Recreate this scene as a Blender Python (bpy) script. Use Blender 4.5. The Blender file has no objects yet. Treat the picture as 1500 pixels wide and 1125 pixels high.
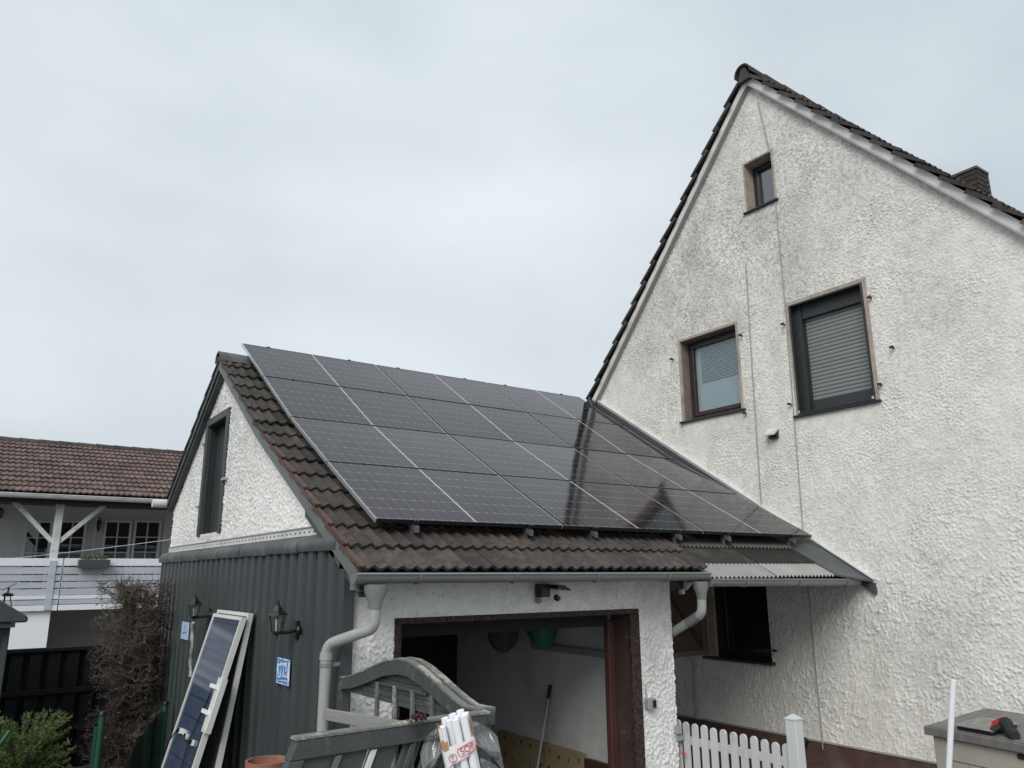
import bpy, bmesh, math, random
import numpy as np
from mathutils import Vector, Matrix
R_ = math.radians
random.seed(7); RNG = np.random.default_rng(11)
SC = bpy.context.scene
COL = SC.collection

# ------------------------------------------------------------------ camera
FPX, YAW, PITCH, ROLL, CAMZ = 1130.95, 0.612195, 0.242694, -0.006681, 2.4
def cam_axes():
    cy, sy, cp, sp, cr, sr = math.cos(YAW), math.sin(YAW), math.cos(PITCH), math.sin(PITCH), math.cos(ROLL), math.sin(ROLL)
    f = Vector((sy*cp, cy*cp, sp)); r = Vector((cy, -sy, 0)); u = r.cross(f)
    return cr*r+sr*u, -sr*r+cr*u, f
CR, CU, CF = cam_axes()
CAM = Vector((0, 0, CAMZ))
cd = bpy.data.cameras.new('camera'); cam = bpy.data.objects.new('camera', cd); COL.objects.link(cam)
cd.sensor_width = 36.0; cd.lens = FPX/1500*36.0; cd.clip_start = 0.05; cd.clip_end = 1000
M = Matrix.Identity(4)
for i in range(3):
    M[i][0] = CR[i]; M[i][1] = CU[i]; M[i][2] = -CF[i]; M[i][3] = CAM[i]
cam.matrix_world = M
SC.camera = cam
# photo pixel -> point on a plane of the building it touches
def ray(px, py): return CR*((px-750)/FPX) - CU*((py-562.5)/FPX) + CF
def onx(px, py, x): d = ray(px, py); return CAM + d*(x/d.x)
def ony(px, py, y): d = ray(px, py); return CAM + d*(y/d.y)
def onz(px, py, z): d = ray(px, py); return CAM + d*((z-CAMZ)/d.z)

# ------------------------------------------------------------------ sky, sun, exposure
SUN_EL, SUN_AZ = 38.0, 234.0      # soft, high, behind and left of the camera (clockwise from +Y)
w = bpy.data.worlds.new('World'); SC.world = w; w.use_nodes = True
nt = w.node_tree; N = nt.nodes; L = nt.links; N.clear()
out = N.new('ShaderNodeOutputWorld'); bg = N.new('ShaderNodeBackground')
sky = N.new('ShaderNodeTexSky'); sky.sky_type = 'NISHITA'; sky.sun_disc = False
sky.sun_elevation = R_(SUN_EL); sky.sun_rotation = R_(SUN_AZ); sky.air_density = 1.0; sky.dust_density = 3.0
sc_ = N.new('ShaderNodeVectorMath'); sc_.operation = 'SCALE'; sc_.inputs['Scale'].default_value = 0.10
L.new(sky.outputs[0], sc_.inputs[0])
tc = N.new('ShaderNodeTexCoord'); mp = N.new('ShaderNodeMapping'); mp.inputs['Scale'].default_value = (1, 1, 2.2)
L.new(tc.outputs['Generated'], mp.inputs[0])
n1 = N.new('ShaderNodeTexNoise'); n1.inputs['Scale'].default_value = 1.7; n1.inputs['Detail'].default_value = 5; n1.inputs['Roughness'].default_value = 0.45
L.new(mp.outputs[0], n1.inputs['Vector'])
rp = N.new('ShaderNodeValToRGB'); rp.color_ramp.elements[0].position = 0.33; rp.color_ramp.elements[1].position = 0.68
rp.color_ramp.elements[0].color = (0.375, 0.416, 0.447, 1); rp.color_ramp.elements[1].color = (0.535, 0.578, 0.608, 1)
L.new(n1.outputs[0], rp.inputs[0])
# overcast dome: a little brighter towards the zenith
sx = N.new('ShaderNodeSeparateXYZ'); L.new(tc.outputs['Generated'], sx.inputs[0])
mr = N.new('ShaderNodeMapRange'); mr.inputs['From Min'].default_value = 0.0; mr.inputs['From Max'].default_value = 1.0
mr.inputs['To Min'].default_value = 0.96; mr.inputs['To Max'].default_value = 1.4
L.new(sx.outputs['Z'], mr.inputs['Value'])
sc2 = N.new('ShaderNodeVectorMath'); sc2.operation = 'SCALE'; L.new(rp.outputs[0], sc2.inputs[0]); L.new(mr.outputs[0], sc2.inputs['Scale'])
mx = N.new('ShaderNodeMix'); mx.data_type = 'RGBA'; mx.inputs[0].default_value = 0.93
L.new(sc_.outputs[0], mx.inputs[6]); L.new(sc2.outputs[0], mx.inputs[7]); L.new(mx.outputs[2], bg.inputs[0]); bg.inputs[1].default_value = 1.0
L.new(bg.outputs[0], out.inputs[0])
sd = bpy.data.lights.new('sun', 'SUN'); sd.energy = 1.5; sd.angle = R_(35); sd.color = (1.0, 0.965, 0.915)
so = bpy.data.objects.new('sun', sd); COL.objects.link(so)
a, e = R_(SUN_AZ), R_(SUN_EL)
sv = Vector((math.sin(a)*math.cos(e), math.cos(a)*math.cos(e), math.sin(e)))
so.rotation_euler = sv.to_track_quat('Z', 'Y').to_euler(); so.location = sv*40
SC.view_settings.view_transform = 'Standard'; SC.view_settings.look = 'None'; SC.view_settings.gamma = 1
SC.view_settings.exposure = 0.45; SC.view_settings.use_curve_mapping = False

# ------------------------------------------------------------------ materials
MATS = {}
def mat(name, col, rough=0.8, var=0.12, scale=6.0, bump=0.0, bscale=60.0, metal=0.0, dirt=None, dscale=2.0, dlo=0.5, dhi=0.7, spec=0.5,
        coat=0.0, stretch=(1, 1, 1), detail=6):
    """procedural paint/stone/wood: base colour with two octaves of variation, an optional second (dirt) colour and fine bump"""
    m = bpy.data.materials.new(name); m.use_nodes = True; nt = m.node_tree; N = nt.nodes; L = nt.links
    b = N['Principled BSDF']; b.inputs['Roughness'].default_value = rough; b.inputs['Metallic'].default_value = metal
    b.inputs['Specular IOR Level'].default_value = spec; b.inputs['Coat Weight'].default_value = coat
    tc = N.new('ShaderNodeTexCoord'); mp = N.new('ShaderNodeMapping'); mp.inputs['Scale'].default_value = stretch
    geo = N.new('ShaderNodeNewGeometry'); L.new(geo.outputs['Position'], mp.inputs[0])
    oi = N.new('ShaderNodeObjectInfo')
    no = N.new('ShaderNodeTexNoise'); no.inputs['Scale'].default_value = scale; no.inputs['Detail'].default_value = detail; no.inputs['Roughness'].default_value = 0.62
    L.new(mp.outputs[0], no.inputs['Vector'])
    r = N.new('ShaderNodeValToRGB'); r.color_ramp.elements[0].position = 0.3; r.color_ramp.elements[1].position = 0.7
    c = np.array(col[:3]); r.color_ramp.elements[0].color = (*np.clip(c*(1-var), 0, 1), 1); r.color_ramp.elements[1].color = (*np.clip(c*(1+var), 0, 1), 1)
    L.new(no.outputs[0], r.inputs[0]); cur = r.outputs[0]
    if dirt is not None:
        n2 = N.new('ShaderNodeTexNoise'); n2.inputs['Scale'].default_value = dscale; n2.inputs['Detail'].default_value = 8; n2.inputs['Roughness'].default_value = 0.7
        L.new(mp.outputs[0], n2.inputs['Vector'])
        r2 = N.new('ShaderNodeMapRange'); r2.inputs['From Min'].default_value = dlo; r2.inputs['From Max'].default_value = dhi
        L.new(n2.outputs[0], r2.inputs['Value'])
        x = N.new('ShaderNodeMix'); x.data_type = 'RGBA'; L.new(r2.outputs[0], x.inputs[0]); L.new(cur, x.inputs[6]); x.inputs[7].default_value = (*dirt, 1); cur = x.outputs[2]
    # each copy a shade of its own
    hs = N.new('ShaderNodeHueSaturation'); L.new(cur, hs.inputs['Color'])
    mr = N.new('ShaderNodeMapRange'); mr.inputs['To Min'].default_value = 1-var*0.8; mr.inputs['To Max'].default_value = 1+var*0.8
    L.new(oi.outputs['Random'], mr.inputs['Value']); L.new(mr.outputs[0], hs.inputs['Value'])
    L.new(hs.outputs[0], b.inputs['Base Color'])
    if bump:
        n3 = N.new('ShaderNodeTexNoise'); n3.inputs['Scale'].default_value = bscale; n3.inputs['Detail'].default_value = 4
        L.new(mp.outputs[0], n3.inputs['Vector'])
        bp = N.new('ShaderNodeBump'); bp.inputs['Strength'].default_value = bump; bp.inputs['Distance'].default_value = 0.01
        L.new(n3.outputs[0], bp.inputs['Height']); L.new(bp.outputs[0], b.inputs['Normal'])
    MATS[name] = m
    return m

def glass_mat(name, tint=(0.9, 0.95, 0.95), amount=0.0, milky=0.0):
    """thin pane: fresnel reflection over straight transmission"""
    m = bpy.data.materials.new(name); m.use_nodes = True; nt = m.node_tree; N = nt.nodes; L = nt.links; N.clear()
    o = N.new('ShaderNodeOutputMaterial'); t = N.new('ShaderNodeBsdfTransparent'); t.inputs[0].default_value = (*tint, 1)
    g = N.new('ShaderNodeBsdfGlossy'); g.inputs['Roughness'].default_value = 0.02; g.inputs[0].default_value = (1, 1, 1, 1)
    # schlick, the same from both faces of the sheet
    geo = N.new('ShaderNodeNewGeometry'); dt = N.new('ShaderNodeVectorMath'); dt.operation = 'DOT_PRODUCT'; L.new(geo.outputs['Incoming'], dt.inputs[0]); L.new(geo.outputs['Normal'], dt.inputs[1])
    ab = N.new('ShaderNodeMath'); ab.operation = 'ABSOLUTE'; L.new(dt.outputs['Value'], ab.inputs[0])
    om = N.new('ShaderNodeMath'); om.operation = 'SUBTRACT'; om.inputs[0].default_value = 1.0; L.new(ab.outputs[0], om.inputs[1]); om.use_clamp = True
    pw = N.new('ShaderNodeMath'); pw.operation = 'POWER'; L.new(om.outputs[0], pw.inputs[0]); pw.inputs[1].default_value = 5.0
    ad = N.new('ShaderNodeMath'); ad.operation = 'MULTIPLY_ADD'; ad.inputs[1].default_value = 0.95; ad.inputs[2].default_value = 0.045+amount; ad.use_clamp = True
    L.new(pw.outputs[0], ad.inputs[0])
    x = N.new('ShaderNodeMixShader'); L.new(ad.outputs[0], x.inputs[0]); L.new(t.outputs[0], x.inputs[1]); L.new(g.outputs[0], x.inputs[2]); res = x
    if milky:
        df = N.new('ShaderNodeBsdfDiffuse'); df.inputs[0].default_value = (0.75, 0.77, 0.80, 1); res = N.new('ShaderNodeMixShader'); res.inputs[0].default_value = milky; L.new(x.outputs[0], res.inputs[1]); L.new(df.outputs[0], res.inputs[2])
    L.new(res.outputs[0], o.inputs[0])
    MATS[name] = m; return m

def stucco_mat(name, col, dirtcol, streak, weather=None, speck=0.45):
    """thrown render: off-white, algae speckle, big weathered clouds, rain streaks; cleaner render under the sills"""
    m = bpy.data.materials.new(name); m.use_nodes = True; nt = m.node_tree; N = nt.nodes; L = nt.links
    b = N['Principled BSDF']; b.inputs['Roughness'].default_value = 0.92; b.inputs['Specular IOR Level'].default_value = 0.25
    geo = N.new('ShaderNodeNewGeometry')
    def noise(scale, detail, stretch=(1, 1, 1), rough=0.6):
        mp = N.new('ShaderNodeMapping'); mp.inputs['Scale'].default_value = stretch; L.new(geo.outputs['Position'], mp.inputs[0])
        n = N.new('ShaderNodeTexNoise'); n.inputs['Scale'].default_value = scale; n.inputs['Detail'].default_value = detail; n.inputs['Roughness'].default_value = rough
        L.new(mp.outputs[0], n.inputs['Vector']); return n.outputs[0]
    def rng(v, a, b_, c=0.0, d=1.0):
        r = N.new('ShaderNodeMapRange'); r.inputs['From Min'].default_value = a; r.inputs['From Max'].default_value = b_
        r.inputs['To Min'].default_value = c; r.inputs['To Max'].default_value = d; L.new(v, r.inputs['Value']); return r.outputs[0]
    def mul(a, b_):
        x = N.new('ShaderNodeMath'); x.operation = 'MULTIPLY'; L.new(a, x.inputs[0])
        if isinstance(b_, float): x.inputs[1].default_value = b_
        else: L.new(b_, x.inputs[1])
        return x.outputs[0]
    def mixc(f, a, c):
        x = N.new('ShaderNodeMix'); x.data_type = 'RGBA'; L.new(f, x.inputs[0])
        if isinstance(a, tuple): x.inputs[6].default_value = (*a, 1)
        else: L.new(a, x.inputs[6])
        x.inputs[7].default_value = (*c, 1); return x.outputs[2]
    cur = mixc(rng(noise(9, 5), 0.35, 0.7), tuple(col), tuple(np.array(col)*0.84))
    big = rng(noise(0.45, 6, rough=0.65), 0.44, 0.62)
    if weather:
        # algae sits thickest towards the ridge end of the wall (wy, wz centre, reach)
        wx_, wy, wz, reach = weather
        dv = N.new('ShaderNodeVectorMath'); dv.operation = 'DISTANCE'; L.new(geo.outputs['Position'], dv.inputs[0]); dv.inputs[1].default_value = (wx_, wy, wz)
        wf = rng(dv.outputs['Value'], reach, 0.3)
        ad = N.new('ShaderNodeMath'); ad.operation = 'MULTIPLY_ADD'; ad.use_clamp = True; L.new(wf, ad.inputs[0]); ad.inputs[1].default_value = 0.75; L.new(mul(big, 0.45), ad.inputs[2]); big = ad.outputs[0]
    cur = mixc(mul(mul(big, rng(noise(1.6, 7, (1, 1, 0.6), 0.7), 0.40, 0.62)), 0.75), cur, tuple(np.array(col)*0.52))
    spk = rng(noise(21, 6, rough=0.8), 0.47, 0.62)
    cur = mixc(mul(mul(big, spk), 0.8), cur, dirtcol)
    cur = mixc(mul(rng(noise(38, 5, rough=0.75), 0.56, 0.68), speck), cur, tuple(np.array(dirtcol)*0.75))
    st = rng(noise(2.6, 6, (1, 1, 0.16), 0.65), 0.55, 0.78)
    cur = mixc(mul(st, 0.45), cur, streak)
    L.new(cur, b.inputs['Base Color'])
    bp = N.new('ShaderNodeBump'); bp.inputs['Strength'].default_value = 0.55; bp.inputs['Distance'].default_value = 0.006
    L.new(noise(70, 4), bp.inputs['Height']); L.new(bp.outputs[0], b.inputs['Normal'])
    MATS[name] = m; return m

# ------------------------------------------------------------------ mesh helpers
class MB:
    def __init__(s): s.v = []; s.f = []
    def add(s, vs, fs):
        o = len(s.v); s.v += [tuple(p) for p in vs]; s.f += [tuple(i+o for i in f) for f in fs]; return s
    def box(s, x0, x1, y0, y1, z0, z1):
        x0, x1 = sorted((x0, x1)); y0, y1 = sorted((y0, y1)); z0, z1 = sorted((z0, z1))
        return s.add([(x0, y0, z0), (x1, y0, z0), (x1, y1, z0), (x0, y1, z0), (x0, y0, z1), (x1, y0, z1), (x1, y1, z1), (x0, y1, z1)],
                     [(3, 2, 1, 0), (4, 5, 6, 7), (0, 1, 5, 4), (1, 2, 6, 5), (2, 3, 7, 6), (3, 0, 4, 7)])
    def bar(s, a, b, wv, hv):
        """box between points a, b with half-vectors wv, hv"""
        a, b, wv, hv = Vector(a), Vector(b), Vector(wv), Vector(hv)
        vs = [a-wv-hv, a+wv-hv, a+wv+hv, a-wv+hv, b-wv-hv, b+wv-hv, b+wv+hv, b-wv+hv]
        return s.add(vs, [(3, 2, 1, 0), (4, 5, 6, 7), (0, 1, 5, 4), (1, 2, 6, 5), (2, 3, 7, 6), (3, 0, 4, 7)])
    def prism(s, poly, ext):
        n = len(poly); ext = Vector(ext); P = [Vector(p) for p in poly]
        return s.add(P+[p+ext for p in P], [tuple(range(n-1, -1, -1)), tuple(range(n, 2*n))]+[(i, (i+1) % n, n+(i+1) % n, n+i) for i in range(n)])
    def strip(s, A, B, ext):
        """solid ribbon between polylines A and B, thickened by ext"""
        n = len(A); ext = Vector(ext); P = [Vector(p) for p in A]+[Vector(p) for p in B]; Q = [p+ext for p in P]; fs = []
        for i in range(n-1):
            fs += [(i, i+1, n+i+1, n+i), (2*n+n+i, 2*n+n+i+1, 2*n+i+1, 2*n+i), (i+1, i, 2*n+i, 2*n+i+1), (n+i, n+i+1, 3*n+i+1, 3*n+i)]
        fs += [(0, n, 3*n, 2*n), (n-1, 2*n+n-1, 4*n-1, 2*n-1)]
        return s.add(P+Q, fs)
    def tube(s, pts, r, n=8, cap=True):
        pts = [Vector(p) for p in pts]; k = len(pts); rs = r if isinstance(r, (list, tuple)) else [r]*k; vs = []; fs = []
        up = None
        for i, p in enumerate(pts):
            t = (pts[min(i+1, k-1)]-pts[max(i-1, 0)])
            if t.length < 1e-9: t = Vector((0, 0, 1))
            t.normalize()
            if up is None:
                up = t.orthogonal().normalized()
            up = (up-t*up.dot(t)); up = up.normalized() if up.length > 1e-6 else t.orthogonal().normalized()
            sd = t.cross(up)
            vs += [p+(up*math.cos(2*math.pi*j/n)+sd*math.sin(2*math.pi*j/n))*rs[i] for j in range(n)]
        for i in range(k-1):
            fs += [(i*n+j, i*n+(j+1) % n, (i+1)*n+(j+1) % n, (i+1)*n+j) for j in range(n)]
        if cap: fs += [tuple(range(n-1, -1, -1)), tuple(range((k-1)*n, k*n))]
        return s.add(vs, fs)
    def lathe(s, prof, c, n=16, axis=None, ph=0.0):
        """profile of (r, h) round the axis through c"""
        c = Vector(c); ax = Vector(axis or (0, 0, 1)).normalized(); u = ax.orthogonal().normalized(); v = ax.cross(u); vs = []; fs = []
        for r, h in prof:
            vs += [c+ax*h+(u*math.cos(2*math.pi*j/n+ph)+v*math.sin(2*math.pi*j/n+ph))*r for j in range(n)]
        for i in range(len(prof)-1):
            fs += [(i*n+j, i*n+(j+1) % n, (i+1)*n+(j+1) % n, (i+1)*n+j) for j in range(n)]
        fs += [tuple(range(n-1, -1, -1)), tuple(range((len(prof)-1)*n, len(prof)*n))]
        return s.add(vs, fs)
    def mesh(s, name, m=None, bevel=0.0, smooth=False):
        me = bpy.data.meshes.new(name); me.from_pydata(s.v, [], s.f)
        bm = bmesh.new(); bm.from_mesh(me); bmesh.ops.recalc_face_normals(bm, faces=bm.faces)
        if bevel:
            bmesh.ops.bevel(bm, geom=[e for e in bm.edges if len(e.link_faces) == 2 and e.calc_face_angle(0) > 0.5], offset=bevel, segments=1, affect='EDGES', clamp_overlap=True)
        bm.to_mesh(me); bm.free()
        if smooth:
            me.polygons.foreach_set('use_smooth', [True]*len(me.polygons))
            try: me.set_sharp_from_angle(angle=R_(38))
            except Exception: pass
        if m is not None: me.materials.append(MATS[m] if isinstance(m, str) else m)
        return me
    def build(s, name, m, parent=None, bevel=0.0, smooth=False, label=None):
        return obj(name, s.mesh(name, m, bevel, smooth), parent, label)
def obj(name, me, parent=None, label=None, mw=None):
    o = bpy.data.objects.new(name, me); COL.objects.link(o)
    if parent is not None: o.parent = parent
    if mw is not None: o.matrix_local = mw
    if label: o['label'] = label
    return o
def tag(o, label, cat, group=None, kind=None):
    o['label'] = label; o['category'] = cat
    if group: o['group'] = group
    if kind: o['kind'] = kind
    return o
def thing(name, loc, label, cat, group=None):
    """Empty at the base of a thing; parts are built in world space and moved under it"""
    o = bpy.data.objects.new(name, None); COL.objects.link(o); o.empty_display_size = 0.1
    o.location = loc
    return tag(o, label, cat, group)
def sub(o, me_name, mb, m, bevel=0.0, smooth=False, label=None):
    """part of thing o built from world-space coordinates"""
    base = Vector((0, 0, 0)); p = o
    while p is not None: base += p.location; p = p.parent
    mb.v = [(x-base.x, y-base.y, z-base.z) for x, y, z in mb.v]
    return mb.build(me_name, m, o, bevel, smooth, label)

# thrown-render relief as real geometry: band-passed noise gives the worms and blobs
def bandnoise(h, wd, du, lu, lv, ang=0.0, width=0.45):
    fy = np.fft.fftfreq(h, du)[:, None]; fx = np.fft.fftfreq(wd, du)[None, :]
    ca, sa = math.cos(ang), math.sin(ang); gx = (fx*ca+fy*sa)*lu; gy = (-fx*sa+fy*ca)*lv
    r = np.sqrt(gx*gx+gy*gy); flt = np.exp(-((r-1)/width)**2)
    n = np.fft.ifft2(np.fft.fft2(RNG.standard_normal((h, wd)))*flt).real
    return n/n.std()
def sst(x, a, b):
    t = np.clip((x-a)/(b-a), 0, 1); return t*t*(3-2*t)
def relief(name, m, parent, org, uax, nrm, width, height, res, keep, hfun):
    """grid on a wall: org + u*uax + v*z, pushed out along nrm by hfun(U,V); faces kept where keep(Uc,Vc)"""
    nu = int(width/res)+1; nv = int(height/res)+1
    u = np.linspace(0, width, nu); v = np.linspace(0, height, nv); U, V = np.meshgrid(u, v)
    H = hfun(U, V, width/(nu-1))
    uax = np.array(uax, float); nrm = np.array(nrm, float)
    P = np.array(org, float)+U[..., None]*uax+V[..., None]*np.array([0, 0, 1.0])+H[..., None]*nrm
    idx = np.arange(nu*nv).reshape(nv, nu)
    Uc = (U[:-1, :-1]+U[1:, 1:])/2; Vc = (V[:-1, :-1]+V[1:, 1:])/2
    k = keep(Uc, Vc)
    q = np.stack([idx[:-1, :-1][k], idx[:-1, 1:][k], idx[1:, 1:][k], idx[1:, :-1][k]], 1)
    if np.dot(np.cross(uax, [0, 0, 1.0]), nrm) < 0: q = q[:, ::-1]
    used, inv = np.unique(q, return_inverse=True); q = inv.reshape(q.shape); P = P.reshape(-1, 3)[used]
    me = bpy.data.meshes.new(name); me.vertices.add(len(P)); me.vertices.foreach_set('co', P.astype(np.float32).ravel())
    me.loops.add(q.size); me.loops.foreach_set('vertex_index', q.astype(np.int32).ravel())
    me.polygons.add(len(q)); me.polygons.foreach_set('loop_start', np.arange(0, q.size, 4, dtype=np.int32))
    me.polygons.foreach_set('use_smooth', np.ones(len(q), bool))
    me.update(calc_edges=True); me.validate(); me.materials.append(MATS[m])
    o = obj(name, me, parent)
    return o
# ------------------------------------------------------------------ palette
stucco_mat('house_render', (0.79, 0.78, 0.74), (0.19, 0.19, 0.172), (0.46, 0.435, 0.385), (7.95, 6.9, 7.5, 3.6), 0.42)
stucco_mat('garage_render', (0.84, 0.84, 0.82), (0.20, 0.21, 0.20), (0.48, 0.475, 0.45), (2.28, 9.2, 4.3, 2.6), 0.48)
mat('smooth_render', (0.66, 0.67, 0.655), 0.9, 0.06, 3, 0.3, 90, dirt=(0.50, 0.50, 0.48), dscale=1.4, dlo=0.55, dhi=0.8)
mat('interior_white', (0.66, 0.67, 0.67), 0.85, 0.05, 3, 0.25, 40, dirt=(0.48, 0.48, 0.47), dscale=1.1)
mat('plinth', (0.075, 0.04, 0.036), 0.9, 0.25, 5, 0.8, 90, dirt=(0.12, 0.09, 0.08), dscale=2)
mat('old_tile', (0.046, 0.037, 0.033), 0.85, 0.35, 14, 0.9, 120, dirt=(0.022, 0.022, 0.020), dscale=3.0, dlo=0.46, dhi=0.62)
mat('tile_lichen', (0.068, 0.056, 0.050), 0.9, 0.35, 12, 0.9, 110, dirt=(0.040, 0.034, 0.030), dscale=9, dlo=0.47, dhi=0.60)
mat('tile_red', (0.088, 0.048, 0.039), 0.8, 0.3, 12, 0.6, 120, dirt=(0.09, 0.06, 0.05), dscale=5)
mat('house_tile', (0.045, 0.037, 0.034), 0.85, 0.4, 8, 0.8, 90, dirt=(0.025, 0.030, 0.024), dscale=3)
mat('neighbour_tile', (0.122, 0.084, 0.074), 0.85, 0.32, 6, 0.5, 60, dirt=(0.11, 0.075, 0.070), dscale=1.6)
mat('zinc', (0.22, 0.235, 0.235), 0.45, 0.12, 4, 0.1, 30, metal=0.35, dirt=(0.20, 0.22, 0.215), dscale=2.2)
mat('pipe_grey', (0.31, 0.32, 0.315), 0.55, 0.08, 3, 0.1, 40, dirt=(0.28, 0.29, 0.28), dscale=2.5, stretch=(1, 1, 0.3))
mat('slate_paint', (0.045, 0.055, 0.056), 0.55, 0.12, 4, 0.15, 40, dirt=(0.075, 0.088, 0.085), dscale=1.2, stretch=(1, 1, 0.25))
mat('cladding', (0.043, 0.054, 0.056), 0.42, 0.10, 2.5, 0.08, 30, dirt=(0.056, 0.067, 0.067), dscale=1.4, stretch=(1, 1, 0.22), spec=0.5)
mat('barge_paint', (0.13, 0.145, 0.14), 0.6, 0.10, 4, 0.2, 50, dirt=(0.11, 0.125, 0.12), dscale=3)
mat('cap_tile', (0.066, 0.071, 0.073), 0.6, 0.15, 5, 0.3, 60, dirt=(0.14, 0.15, 0.15), dscale=2.5)
mat('trim_white', (0.60, 0.61, 0.60), 0.7, 0.06, 4, dirt=(0.42, 0.42, 0.40), dscale=3)
mat('fascia', (0.64, 0.64, 0.625), 0.85, 0.06, 3, 0.3, 60, dirt=(0.38, 0.37, 0.35), dscale=2.0, stretch=(1, 1, 0.5))
mat('fascia_edge', (0.33, 0.33, 0.32), 0.8, 0.1, 5)
mat('sandstone', (0.36, 0.305, 0.255), 0.9, 0.18, 9, 0.5, 90, dirt=(0.22, 0.19, 0.165), dscale=4)
mat('brown_reveal', (0.19, 0.155, 0.14), 0.8, 0.15, 6, 0.3, 60, dirt=(0.11, 0.09, 0.085), dscale=5)
mat('brown_frame', (0.035, 0.022, 0.020), 0.4, 0.15, 8)
mat('dark_frame', (0.016, 0.018, 0.020), 0.45, 0.15, 8)
mat('anthracite', (0.026, 0.031, 0.033), 0.5, 0.12, 5, 0.15, 50)
mat('black_plastic', (0.008, 0.009, 0.010), 0.4, 0.2, 8)
mat('curtain', (0.36, 0.375, 0.38), 0.95, 0.05, 3)
mat('shutter_grey', (0.20, 0.212, 0.212), 0.55, 0.05, 4)
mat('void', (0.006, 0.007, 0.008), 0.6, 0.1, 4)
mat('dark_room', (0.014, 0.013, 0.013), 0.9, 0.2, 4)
mat('ply', (0.085, 0.058, 0.042), 0.8, 0.25, 3, 0.3, 60, stretch=(1, 1, 6))
mat('ply_batten', (0.16, 0.125, 0.095), 0.8, 0.2, 4, 0.3, 60)
mat('mosaic_plaster', (0.12, 0.072, 0.062), 0.75, 0.9, 60, 1.0, 110, dirt=(0.03, 0.018, 0.017), dscale=55, dlo=0.48, dhi=0.54, detail=2)
mat('brown_wood', (0.066, 0.028, 0.020), 0.5, 0.3, 4, 0.3, 60, stretch=(6, 6, 0.6))
mat('brown_jamb', (0.045, 0.027, 0.024), 0.6, 0.3, 6, 0.4, 60, dirt=(0.14, 0.09, 0.075), dscale=11, dlo=0.60, dhi=0.68)
mat('alu', (0.60, 0.62, 0.62), 0.38, 0.05, 4, metal=0.8)
mat('alu_dull', (0.42, 0.44, 0.45), 0.5, 0.06, 4, metal=0.5)
mat('panel_black', (0.012, 0.012, 0.014), 0.35, 0.1, 5)
mat('corr_light', (0.27, 0.27, 0.26), 0.5, 0.12, 3, 0.2, 50, dirt=(0.22, 0.21, 0.19), dscale=2.5)
mat('corr_dark', (0.018, 0.017, 0.016), 0.75, 0.3, 3, 0.2, 50, dirt=(0.05, 0.048, 0.044), dscale=3)
mat('corr_brown', (0.11, 0.10, 0.09), 0.55, 0.2, 3, 0.3, 50, dirt=(0.07, 0.065, 0.06), dscale=3)
mat('flash_grey', (0.060, 0.068, 0.073), 0.5, 0.12, 3, 0.1, 30, dirt=(0.09, 0.095, 0.10), dscale=2)
mat('gate_paint', (0.052, 0.059, 0.059), 0.65, 0.14, 6, 0.35, 50, dirt=(0.17, 0.175, 0.16), dscale=7, dlo=0.57, dhi=0.70, stretch=(1, 1, 1))
mat('gate_worn', (0.13, 0.134, 0.12), 0.8, 0.3, 9, 0.5, 50, dirt=(0.32, 0.31, 0.27), dscale=14, dlo=0.52, dhi=0.62, stretch=(1, 0.4, 1))
mat('bare_wood', (0.20, 0.20, 0.188), 0.85, 0.2, 5, 0.4, 60, stretch=(1, 0.15, 3))
mat('pvc_white', (0.78, 0.80, 0.83), 0.35, 0.03, 4)
mat('cardboard', (0.42, 0.27, 0.13), 0.85, 0.15, 8)
mat('film_print', (0.80, 0.80, 0.81), 0.3, 0.03, 6)
mat('red_ink', (0.50, 0.06, 0.08), 0.5, 0.05, 6)
mat('picket_paint', (0.54, 0.56, 0.565), 0.6, 0.06, 5, 0.15, 60, dirt=(0.33, 0.34, 0.32), dscale=4, dlo=0.52, dhi=0.75, stretch=(1, 1, 0.4))
mat('box_beige', (0.355, 0.325, 0.285), 0.55, 0.06, 4, 0.2, 60, stretch=(1, 1, 0.5))
mat('box_lid', (0.155, 0.145, 0.142), 0.55, 0.14, 5, 0.3, 60, dirt=(0.21, 0.20, 0.195), dscale=3, stretch=(0.4, 3, 1))
mat('glove_red', (0.42, 0.02, 0.02), 0.85, 0.2, 40, 0.5, 200)
mat('glove_black', (0.016, 0.018, 0.018), 0.8, 0.2, 40, 0.4, 200)
mat('wet_plastic', (0.20, 0.195, 0.19), 0.25, 0.4, 12, 0.5, 30, dirt=(0.45, 0.44, 0.43), dscale=10, dlo=0.58, dhi=0.66)
mat('terracotta', (0.27, 0.125, 0.085), 0.9, 0.2, 10, 0.5, 90)
mat('soil', (0.03, 0.022, 0.017), 1.0, 0.3, 20, 0.8, 80)
mat('hedge_bark', (0.048, 0.040, 0.034), 0.95, 0.3, 14, 0.6, 70)
mat('twig', (0.078, 0.064, 0.052), 0.9, 0.35, 5)
mat('green_metal', (0.010, 0.065, 0.040), 0.45, 0.12, 6)
mat('green_mesh', (0.008, 0.030, 0.022), 0.8, 0.2, 6)
mat('conifer', (0.145, 0.19, 0.055), 0.8, 0.4, 7)
mat('conifer_dark', (0.055, 0.095, 0.030), 0.8, 0.4, 7)
mat('fence_anthracite', (0.0075, 0.0085, 0.0115), 0.8, 0.25, 4, 0.3, 50, stretch=(3, 3, 0.4), spec=0.2)
mat('shed_paint', (0.040, 0.050, 0.052), 0.7, 0.15, 4, 0.2, 50)
mat('bitumen', (0.045, 0.050, 0.054), 0.75, 0.2, 10, 0.6, 120)
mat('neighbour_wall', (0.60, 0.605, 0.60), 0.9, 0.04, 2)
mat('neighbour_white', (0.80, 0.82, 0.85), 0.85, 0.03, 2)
mat('neighbour_beige', (0.26, 0.255, 0.235), 0.9, 0.05, 2)
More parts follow.
